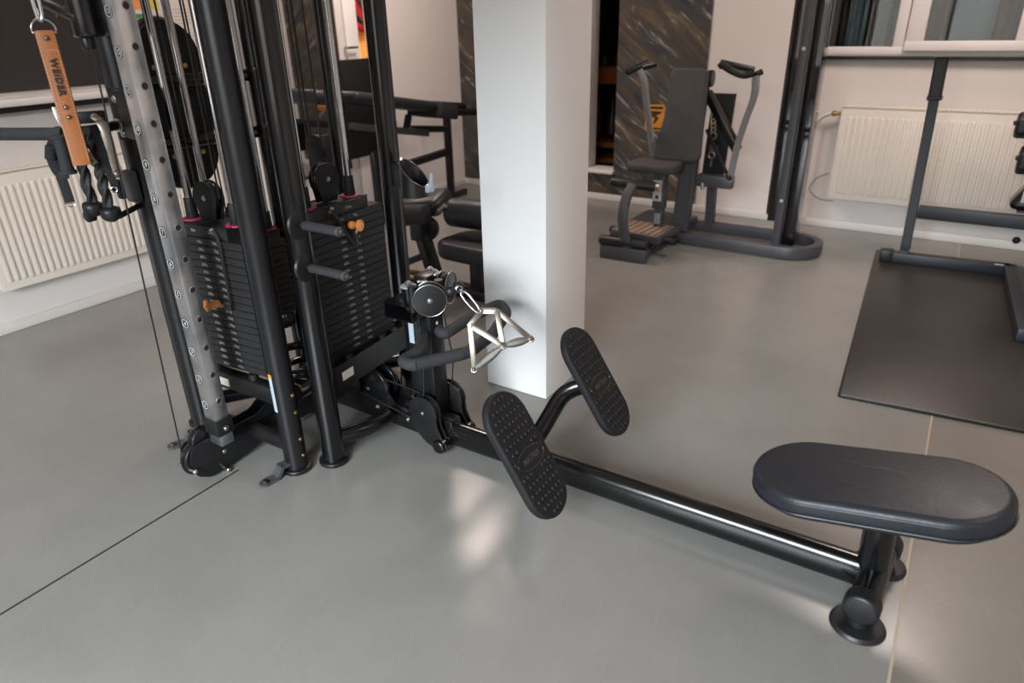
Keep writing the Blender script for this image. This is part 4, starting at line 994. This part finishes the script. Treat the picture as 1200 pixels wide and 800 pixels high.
m = MB(K['nylon']); m.tube(spline([PX(108, 147, -2.065), PX(114, 160, -2.05), PX(120, 177, -2.04), PX(125, 195, -2.04), PX(131, 209, -2.04), PX(138, 225, -2.04)], 6), 1, prof=[(y, x * .8) for x, y in wp], up=(vr.x, vr.y, .2)); m.box(PX(121, 181, -2.045), (.02, .030, .022), M((vn, vr, Z_)).transposed(), bevel=.004); obj('webbing', m, tr, 60)
m = MB(K['chrome']); m.torus(PX(134, 222, -2.030), vn, .0075, .0022, 20, 8); obj('buckle', m, tr)
m = MB(K['rubber']); q = PX(105, 251, -2.10); m.box(q - Z_ * .004, (.03, .032, .03), M.Rotation(.5, 3, 'Y'), bevel=.008); obj('small_tag', m, tr)
# close-grip V handle on the row cable
vh = thing('row_handle', 'steel double triangle row handle with knurled grips leaning on the foam hoop', 'handle', tuple(PY(590, 405, 1.585)))
pA, pB_, pL, pM, pR = PY(551, 381, 1.56), PY(582, 364, 1.62), PY(556, 433, 1.53), PY(590, 405, 1.585), PY(622, 397, 1.66)
pm = PY(564, 364, 1.60); pB2 = PY(586, 366, 1.605)
fbar = lambda p, q, w=.020, t=.0055: m.bar(p, q, w, t, up=(.35, -.75, .45), bevel=.0015)
m = MB(K['nickel']); fbar(pA + (pA - pm) * .10, pm); fbar(pm, pB_ + (pB_ - pm) * .05); m.sph(pm, .0085); obj('chevron', m, vh)
for p, q in ((pA, pL), (pA, pM), (pB_, pM), (pB_, pR)):
    m = MB(K['nickel']); fbar(p, q, .0175, .006); m.cyl(q - V((.35, -.75, .45)) * .006, q + V((.35, -.75, .45)) * .006, .0115, seg=24, bevel=.002); obj('side_bar', m, vh)
for p, q in ((pL, pM), (pM, pR)):
    m = MB(K['knurl']); d = q - p; m.tube([p + d * t for t in (0, .12, .3, .5, .7, .88, 1)], [.006, .008, .0125, .014, .0125, .008, .006], 24); obj('grip', m, vh, 60)
m = MB(K['nickel'])
for q in (pL, pM, pR): m.cyl(q + V((.35, -.75, .45)) * .004, q + V((.35, -.75, .45)) * .012, .008, seg=20, bevel=.002); m.sph(q + V((.35, -.75, .45)) * .012, .006)
obj('end_nut', m, vh)
ca_, cb_ = PY(541, 342, 1.585), PY(563, 367, 1.595)
d = (cb_ - ca_).normalized(); s = d.cross(V((.6, -.7, .2))).normalized()
m = MB(K['chrome']); Lc = (cb_ - ca_).length
m.tube(spline([ca_, ca_ + d * .012 + s * .009, ca_ + d * Lc * .7 + s * .010, cb_, ca_ + d * Lc * .7 - s * .008, ca_ + d * .012 - s * .009], 6, True), .0036, 10, closed=True); m.torus(ca_ - d * .004, s, .009, .003, 20, 8); m.torus(ca_ - d * .012, V((.6, -.7, .2)), .009, .003, 20, 8)
tag(obj('carabiner', m), 'steel carabiner linking the cable stop to the row handle', 'carabiner', tuple(cb_))

# ------------------------------------------------------------------ right: squat stand on a rubber mat
m = MB(K['mat']); m.prism(arcpoly([(-.215, 2.705), (1.5, 2.85), (1.5, 4.90), (-.335, 4.815)], .012, 3), (0, 0, .0075), X_, Y_, .015, .002)
tag(obj('rubber_mat', m), 'large black rubber mat under the squat stand at the right', 'mat', (.6, 3.8, 0))
sq = thing('squat_stand', 'blue-black steel dumbbell stand with a rubber-capped upright on the mat', 'rack', (.1, 4.66, .015))
U0, U1 = V((-.172, 4.72, .08)), V((-.205, 4.72, 1.165))
m = MB(K['rackpaint']); m.bar(U0, U1 - Z_ * .02, .052, .052, up=Y_, bevel=.004); up_ = obj('upright', m, sq)
m = MB(K['rubber']); dd = (U1 - U0).normalized(); m.bar(U1 - dd * .215, U1, .066, .066, up=Y_, bevel=.008); m.use(K['satin']).bar(U1 - dd * .225, U1 - dd * .20, .070, .070, up=Y_, bevel=.003); obj('rubber_cap', m, up_)
m = MB(K['rackpaint']); m.bar((-.15, 4.72, .305), (1.4, 4.72, .305), .05, .075, bevel=.004); obj('cross_beam', m, sq)
m = MB(K['rackpaint']); m.bar((-.265, 4.60, .046), (.37, 4.645, .046), .06, .06, bevel=.004); m.bar((.365, 4.67, .046), (.415, 3.62, .046), .06, .06, bevel=.004); m.bar((-.172, 4.60, .06), (-.172, 4.75, .06), .05, .05, bevel=.004); obj('base_frame', m, sq)
m = MB(K['white']); m.bar((.29, 4.61, .0775), (.335, 4.613, .0775), .022, .001); obj('brand_mark', m, sq)
m = MB(K['rubber']); m.bar((-.295, 4.597, .05), (-.225, 4.603, .05), .072, .070, bevel=.006); obj('end_cap', m, sq)
m = MB(K['rackpaint']); m.bar((1.35, 4.72, .03), (1.35, 4.72, 1.15), .052, .052, up=Y_, bevel=.004); obj('upright', m, sq)
m = MB(K['silverpaint']); m.box((.475, 3.55, .16), (.085, .16, .29), bevel=.006); m.use(K['zinc']).cyl((.45, 3.46, .2), (.45, 3.48, .2), .012); obj('mounting_block', m, sq)
m = MB(K['zinc']); q = PY(1198, 282, 4.69); m.cyl(q + X_ * .03, q - X_ * .03, .004); m.use(K['matte']).sph(PY(1191, 281.5, 4.69), .020); obj('pull_pin', m, sq, label='black ball pull pin')
m = MB(K['rackpaint']); m.bar((.50, 4.74, .34), (.50, 4.74, 1.0), .04, .04, up=Y_, bevel=.003); obj('shelf_post', m, sq)
lb = ['black rubber dumbbell on the top shelf at the right edge', 'black rubber dumbbell on the middle shelf at the right edge', 'black wedge-shaped kettlebell lowest at the right edge']
for i, (uu, vv, rr_) in enumerate(((1205, 147, .070), (1207, 188, .078))):
    c = PY(uu, vv, 4.60); zb_ = c.z - rr_ * .985
    db = thing('dumbbell', lb[i], 'dumbbell', (c.x, c.y, zb_), 'dumbbells on the stand')
    for s in (0, 1):
        m = MB(K['rubber']); q = c + X_ * .19 * s
        hexa = arcpoly([(rr_ * math.cos(PI / 3 * k + PI / 6), rr_ * math.sin(PI / 3 * k + PI / 6)) for k in range(6)], .018, 4)
        m.prism(hexa, q, Y_, Z_, .11, .022, 4); obj('head', m, db, 60)
    m = MB(K['chrome']); m.cyl(c, c + X_ * .19, .016); obj('handle', m, db)
    m = MB(K['rubber']); m.box(c + V((-.058, -.02, .012)), (.02, .05, .02), bevel=.005); obj('end_tab', m, db)
    zs = c.z - rr_ * 1.0 - .006
    m = MB(K['rackpaint']); m.bar((c.x + .075, 4.64, zs), (1.3, 4.64, zs), .16, .010, bevel=.003); m.bar((1.3, 4.72, zs), (1.35, 4.72, zs), .05, .05); obj('shelf', m, sq)
c = PY(1207, 226, 4.60)
kb_ = thing('kettlebell', lb[2], 'kettlebell', (c.x, c.y, c.z - .085))
m = MB(K['gloss']); m.prism(arcpoly([(-.10, -.085), (.16, -.085), (.16, .060), (-.02, .060)], .03, 5), c, X_, Z_, .15, .03, 4); obj('body', m, kb_, 60)
m = MB(K['dimink']); m.box(c + V((-.01, -.076, -.01)), (.05, .003, .06)); obj('weight_mark', m, kb_)
m = MB(K['rackpaint']); zs = c.z - .085 - .007; m.bar((c.x - .04, 4.62, zs), (1.3, 4.62, zs), .18, .012, bevel=.003); m.bar((.5, 4.70, zs), (.5, 4.76, zs), .04, .02); obj('shelf', m, sq)

# ------------------------------------------------------------------ chest press machine by the back wall
cp = thing('chest_press_machine', 'charcoal chest press machine with grey back pad and diamond tread platform by the marble', 'gym machine', (-1.45, 4.4, 0))
gp = K['greypaint']
# long oval base
m = MB(gp); base = []
xl, xr, yf, yb_, zb = -1.62, -.80, 4.375, 4.74, .045
loop = [(-1.75, 4.405, zb), (-.82, 4.375, zb)] + [(-.82 + .175 * math.sin(t), 4.55 - .175 * math.cos(t), zb) for t in [PI * k / 14 for k in range(1, 14)]] + [(-.82, 4.725, zb), (-1.75, 4.725, zb)]
sq_ = arcpoly([(-.026, -.036), (.026, -.036), (.026, .036), (-.026, .036)], .004, 2)
m.tube(loop, 1, prof=[(y, x) for x, y in sq_] if False else sq_, up=(0, 0, 1)); obj('base_frame', m, cp)
# tall post with smoked panels
p0, p1 = V((-.875, 4.42, .05)), V((-.875, 4.42, 2.1)); m = MB(gp); m.box((-.875, 4.42, 1.08), (.048, .06, 2.06), bevel=.006)
po = obj('tall_post', m, cp)
m = MB()
for z in (.36, 1.22): bolt(m, (-.875, 4.389, z), (0, -1, 0), .011, .003)
obj('post_bolt', m, po)
m = MB(K['shield']); m.box((-.815, 4.52, 1.09), (.07, .16, 2.04), bevel=.002); m.box((-.925, 4.55, 1.17), (.05, .26, 1.9), bevel=.002); obj('smoked_panel', m, cp)
m = MB(K['shadebrown']); m.box((-.965, 4.56, 1.18), (.012, .20, 1.86), bevel=.002); obj('side_panel', m, cp)
# platform and tread
m = MB(gp); pl = [PZ(717, 262, .14), PZ(793, 279, .14), PZ(815, 248, .14)]
a_, b_, c_ = pl[0], pl[1], pl[2]
Pw = V((-1.69, 3.98, .12)); 
m.prism([(-1.845, 4.02), (-1.50, 3.99), (-1.46, 4.62), (-1.83, 4.64)], (0, 0, .115), X_, Y_, .05, .006); m.box((-1.66, 4.30, .07), (.08, .60, .05)); obj('platform', m, cp)
m = MB(K['copper']); m.prism([(-1.835, 4.03), (-1.515, 4.00), (-1.50, 4.27), (-1.82, 4.29)], (0, 0, .143), X_, Y_, .004)
tp = obj('tread_plate', m, cp, label='coppery diamond tread')
m = MB(K['shadebrown'])
for i in range(7):
    for j in range(7):
        x = -1.815 + i * .047 + j * .003; y = 4.045 + j * .036 - i * .004; m.prism([(-.018, 0), (0, -.012), (.018, 0), (0, .012)], (x, y, .1455), X_, Y_, .002)
obj('tread_pattern', m, tp)
m = MB(K['rubber']); m.cyl(PZ(716, 268, .10), PZ(791, 284, .10), .024, bevel=.004); obj('platform_bumper', m, cp)
# lower foot lever frame
f0, f1 = V((-1.835, 3.875, 0)), V((-1.525, 3.885, 0))
m = MB(gp); m.bar(f0 + Z_ * .045, f1 + Z_ * .045, .05, .085, bevel=.004); m.bar(f0 + V((.03, .02, .03)), V((-1.76, 4.15, .05)), .04, .04); m.bar(f1 + V((-.03, .02, .03)), V((-1.6, 4.15, .05)), .04, .04); obj('lever_base', m, cp)
m = MB(K['rubber']); m.cyl(f0 + Z_ * .115 - X_ * .01, f1 + Z_ * .115, .030, seg=28, bevel=.005); obj('foot_roller', m, cp)
r0, r1 = PY(716, 213, 3.97), PY(768, 219, 4.02)
m = MB(K['rubber']); m.cyl(r0, r1, .030, seg=28, bevel=.005); obj('shin_roller', m, cp)
m = MB(K['brass']); m.sph(r0, .011); m.sph(f0 + Z_ * .115 - X_ * .012, .011); m.use(K['zinc']).cyl(r1, r1 + X_ * .03, .022); obj('roller_cap', m, cp)
arm = [PY(742, 216, 3.97), PY(734, 232, 3.92), PY(730, 252, 3.88), PY(731, 272, 3.87), PY(736, 290, 3.87)]
m = MB(gp); m.tube(spline(arm, 6), 1, prof=arcpoly([(-.015, -.030), (.015, -.030), (.015, .030), (-.015, .030)], .004, 2), up=(1, 0, 0)); obj('curved_lever', m, cp, 50)
# seat, seat post
s0 = V((-1.635, 4.18, .565))
m = MB(K['vinylgrey']); m.prism(arcpoly([(-.17, -.10), (.17, -.10), (.15, .16), (-.15, .16)], .07, 6), s0 - Z_ * .025, X_, Y_, .055, .018, 3); obj('seat', m, cp, 50)
m = MB(gp); m.box((-1.60, 4.24, .40), (.075, .075, .27), bevel=.004); m.box((-1.60, 4.25, .22), (.055, .055, .16), bevel=.003); sp = obj('seat_post', m, cp)
m = MB(K['badge']); q = PY(779, 226, 4.19); m.box(V((-1.605, 4.20, .385)), (.058, .004, .135), bevel=.001); m.use(K['blackink']).disc(V((-1.605, 4.197, .40)), Y_, .015, .003, 20, 0); m.box(V((-1.605, 4.197, .345)), (.02, .003, .022)); obj('scale_plate', m, sp, label='pale adjustment plate')
m = MB(K['greyplastic']); m.box((-1.60, 4.215, .20), (.04, .012, .07), bevel=.002); obj('post_label', m, sp)
# back column and back pad
m = MB(gp); m.bar((-1.50, 4.40, .10), (-1.47, 4.46, 1.0), .075, .09, up=X_, bevel=.005); m.bar((-1.40, 4.72, .06), (-1.40, 4.66, .62), .05, .05, up=X_, bevel=.004); obj('back_column', m, cp)
b0, b1 = PY(792, 190, 4.30), PY(806, 80, 4.42)
bl = (b1 - b0).normalized(); bw_ = V((1, .10, 0)); bw_ = (bw_ - bl * bw_.dot(bl)).normalized(); bnn = bw_.cross(bl)
bL = (b1 - b0).length; bc_ = (b0 + b1) / 2
m = MB(K['vinylgrey']); m.prism(arcpoly([(-.175, -bL / 2), (.14, -bL / 2), (.118, bL / 2), (-.115, bL / 2), (-.115, bL * .05)], [.05, .05, .045, .045, .12], 6), bc_ + bw_ * .015 - bnn * 0, bw_, bl, .065, .02, 3); obj('back_pad', m, cp, 50)
# press arms
def ovaltube(mb, pts, w, t_): mb.tube(spline(pts, 6), 1, prof=arcpoly([(-t_ / 2, -w / 2), (t_ / 2, -w / 2), (t_ / 2, w / 2), (-t_ / 2, w / 2)], .005, 2), up=(1, 0, 0))
m = MB(K['silverpaint']); ovaltube(m, [PY(767, 192, 4.36), PY(762, 155, 4.28), PY(757, 115, 4.20), PY(755, 95, 4.18), PY(750, 82, 4.18)], .034, .034); la = obj('press_arm', m, cp, 50)
m = MB(K['rubber']); m.cyl(PY(734, 85, 4.13), PY(760, 73, 4.24), .020, seg=24, bevel=.004); m.cyl(PY(752, 80, 4.2), PY(770, 75, 4.2), .016, seg=24, bevel=.004); obj('press_handle', m, la)
m = MB(K['silverpaint']); ovaltube(m, [PY(855, 212, 4.40), PY(863, 175, 4.34), PY(874, 140, 4.26), PY(884, 112, 4.20), PY(886, 88, 4.18)], .036, .040); ra = obj('press_arm', m, cp, 50)
m = MB(K['rubber']); m.cyl(PY(886, 87, 4.18), PY(893, 84, 4.2), .016); m.tube(spline([PY(844, 74, 4.12), PY(858, 83, 4.12), PY(872, 88, 4.14), PY(884, 85, 4.16)], 6), [.020] * 19, 18); m.cyl(PY(844, 73, 4.13), PY(884, 82, 4.2), .017, seg=24, bevel=.004); m.cyl(PY(842, 79, 4.12), PY(848, 74, 4.13), .017, seg=20, bevel=.004); obj('press_handle', m, ra)
m = MB(K['satin']); m.bar(PY(829, 108, 4.50), PY(864, 176, 4.38), .05, .05, bevel=.006); bolt(m, PY(862, 175, 4.35), (0, -1, 0), .012, .006); obj('link_bar', m, cp)
m = MB(K['satin']); m.cyl(PY(828, 152, 4.46), PY(855, 210, 4.38), .011); m.sph(PY(855, 208, 4.38), .02); obj('gas_strut', m, cp)
m = MB(K['satin']); q = PY(833, 92, 4.5); m.disc(q, X_, .05, .03, 28, .004); obj('pulley', m, cp)
# rear guard with hanging chains, cross bracket
m = MB(K['matte']); m.prism([(-.085, -.27), (.06, -.27), (.085, .27), (-.06, .27)], PY(842, 160, 4.66), X_, Z_, .04, .005); obj('rear_guard', m, cp)
m = MB(gp); m.bar(PY(818, 210, 4.42), PY(859, 214, 4.42), .07, .075, bevel=.004); m.use(K['zinc']).cyl(PY(823, 222, 4.38), PY(823, 214, 4.38), .012); obj('cross_bracket', m, cp)
m = MB(K['nickel'])
for q, nn, R_, r_, kk in [(PY(836, v_, 4.62), (.3, -1, .1), .014, .005, 'brass' if v_ == 142 else 'nickel') for v_ in (132, 137, 142, 147, 152)] + [(PY(836, 159, 4.62), (0, -1, 0), .020, .006, 'nickel'), (PY(834, 182, 4.62), (0, -1, 0), .020, .006, 'nickel')]:
    m = MB(K[kk]); m.torus(q, nn, R_, r_, 20, 8); obj('chain_link', m, cp)
m = MB(K['nickel']); m.cyl(PY(834, 187, 4.62), PY(833, 195, 4.62), .008); obj('eye_bolt', m, cp)
# orange sign on the marble
sa, sb = PY(756.5, 124, YB - .014), PY(778, 152, YB - .014)
sg_ = thing('warning_sign', 'small orange sign with a black arrow mark on the marble wall behind the machine', 'sign', (sa.x, YB - .012, sb.z))
w_, h_ = .155, .195; cx_, cz_ = (sa.x + sb.x) / 2 - .0, (sa.z + sb.z) / 2
m = MB(K['signorange']); m.box((cx_, YB - .014, cz_), (w_, .004, h_)); obj('sign_panel', m, sg_)
m = MB(K['blackink']); yq = (cx_, YB - .0165, cz_)
m.prism([(x * .78, z * .8) for x, z in [(-.075, .062), (.075, .062), (.06, .04), (.01, .02), (.045, .0), (.0, -.06), (-.012, -.055), (.005, 0), (-.05, .012), (-.02, .035), (-.075, .045)]], yq, X_, Z_, .002); m.box((cx_, YB - .0165, cz_ + .075), (.13, .002, .018)); m.box((cx_, YB - .0165, cz_ - .080), (.13, .002, .013)); obj('sign_print', m, sg_)

# ------------------------------------------------------------------ leg curl bench by the left wall
lc = thing('leg_curl_bench', 'long dark padded bench on a black frame standing along the left wall', 'gym machine', (-3.6, 4.2, 0))
def padbar(name, a, b, w, h, parent, key='vinyl'):
    m = MB(K[key]); m.bar(a, b, w, h, bevel=min(h, w) * .42, ); return obj(name, m, parent, 50)
pa, pb2 = PX(398, 113, -3.52), PX(500, 125, -3.52); zz = .5 * (pa.z + pb2.z)
m = MB(K['vinyl']); d = pb2 - pa
m.bar(pa, pb2, .30, .075, bevel=.03); obj('bench_pad', m, lc, 50)
m = MB(K['vinyl']); m.bar(PX(348, 113, -3.5), PX(386, 114, -3.5), .32, .09, bevel=.035); obj('head_pad', m, lc, 50)
m = MB(K['nylon']); m.bar(PX(497, 128, -3.50), PX(517, 131, -3.50), .34, .10, bevel=.01); obj('bench_cover', m, lc)
m = MB(K['satin'])
FR = [PX(517, 128, -3.62), PX(560, 132, -3.62)]
m.cyl(PX(505, 122, -3.62), PX(544, 124, -3.62), .025); m.cyl(PX(520, 131, -3.62), PX(565, 131, -3.62), .032); obj('roller_bar', m, lc)
m = MB(K['satin']); tleg = PX(523, 130, -3.64); m.bar(tleg, V((tleg.x, tleg.y, 0)), .05, .05, up=X_, bevel=.004); obj('frame_leg', m, lc)
m = MB(K['satin']); m.bar(PX(470, 195, -3.64), PX(523, 178, -3.64), .045, .045, bevel=.004); obj('lower_brace', m, lc)
m = MB(gp); m.bar(PX(412, 148, -3.6), PX(500, 156, -3.6), .06, .05, bevel=.004); m.use(K['satin']).bar(PX(484, 151, -3.6), PX(522, 151, -3.6), .05, .05, bevel=.004); m.bar(PX(479, 135, -3.6), PX(476, 152, -3.6), .05, .03, up=X_); obj('pad_rail', m, lc)
m = MB(K['matte']); a, b = PX(399, 73, -3.72), PX(440, 176, -3.72)
ya, yb2 = PX(399, 73, -3.87).y, PX(448, 72, -3.87).y
m.box((-3.893, (ya + yb2) / 2, .83), (.05, yb2 - ya, .68), bevel=.006); m.box((-3.62, 3.42, .64), (.06, .50, .20), bevel=.012); obj('stack_housing', m, lc)
m = MB(K['satin']); 
for y in (3.3, 3.78): m.bar((-3.66, y, .55), (-3.66, y, 0), .05, .05, up=X_, bevel=.004)
m.bar((-3.66, 3.2, .04), (-3.64, 4.85, .04), .05, .05, bevel=.004); obj('base_frame', m, lc)

# ------------------------------------------------------------------ leg extension machine half behind the pillar
lx = thing('leg_extension_machine', 'black vinyl leg machine with rounded seat and roller pads half hidden behind the white pillar', 'gym machine', (-2.18, 2.85, 0))
YL = 2.85
m = MB(K['vinyl']); q = PY(551, 251, YL + .02); m.cyl(PY(526, 248, YL + .05), PY(526, 248, YL + .05) + V((.36, .03, -.0)), .078, seg=36, bevel=.03); obj('roller_pad', m, lx, 50)
sc2 = PY(553, 285, YL); 
m = MB(K['vinyl']); m.prism(arcpoly([(-.20, -.15), (.26, -.17), (.26, .19), (-.15, .17)], [.10, .06, .06, .10], 6), sc2 + V((.02, 0, -.02)), X_, Y_, .095, .03, 4); obj('seat', m, lx, 50)
m = MB(K['satin']); m.box((sc2.x + .02, YL + .02, sc2.z / 2 - .02), (.07, .07, sc2.z - .05), bevel=.005); m.box((sc2.x + .02, YL + .02, .03), (.5, .08, .05), bevel=.005); obj('seat_post', m, lx)
m = MB(K['vinyl']); m.bar(PY(470, 240, YL + .1), PY(522, 236, YL + .12), .20, .10, up=(.1, -.3, 1), bevel=.035); obj('thigh_pad', m, lx, 50)
m = MB(K['foam']); m.cyl(PY(473, 252, YL - .05), PY(499, 252, YL - .05), .058, seg=32, bevel=.012); obj('ankle_roller', m, lx, 50)
m = MB(K['satin']); a = PY(500, 268, YL); m.disc(a, (.35, -1, 0), .068, .05, 36, .006); m.box(PY(491, 271, YL - .06), (.085, .06, .10), bevel=.008); m.bar(PY(510, 248, YL), PY(519, 240, YL), .05, .03); bolt(m, a + V((.01, -.028, 0)), (.3, -1, 0), .013, .008); obj('cam', m, lx)
m = MB(K['nickel']); m.cyl(PY(514, 247, YL - .02), PY(522, 241, YL - .02), .012); obj('pull_pin', m, lx)
m = MB(K['satin']); m.bar(PY(496, 278, YL), PY(512, 328, YL), .09, .05, up=X_, bevel=.006); m.bar(PY(480, 306, YL + .1), PY(500, 298, YL + .1), .045, .04, bevel=.004); e0 = PY(514, 332, YL); m.bar((e0.x - .3, YL + .05, .04), (sc2.x + .2, YL + .02, .04), .06, .05, bevel=.005); m.bar(e0 + Z_ * .01, (e0.x + .03, YL + .02, .04), .09, .05, up=X_, bevel=.005); obj('machine_frame', m, lx)
m = MB(K['brass']); m.torus(PY(487, 321, 2.75), (0, 0, 1), .05, .010, 30, 10); obj('weight_ring', m, lx)
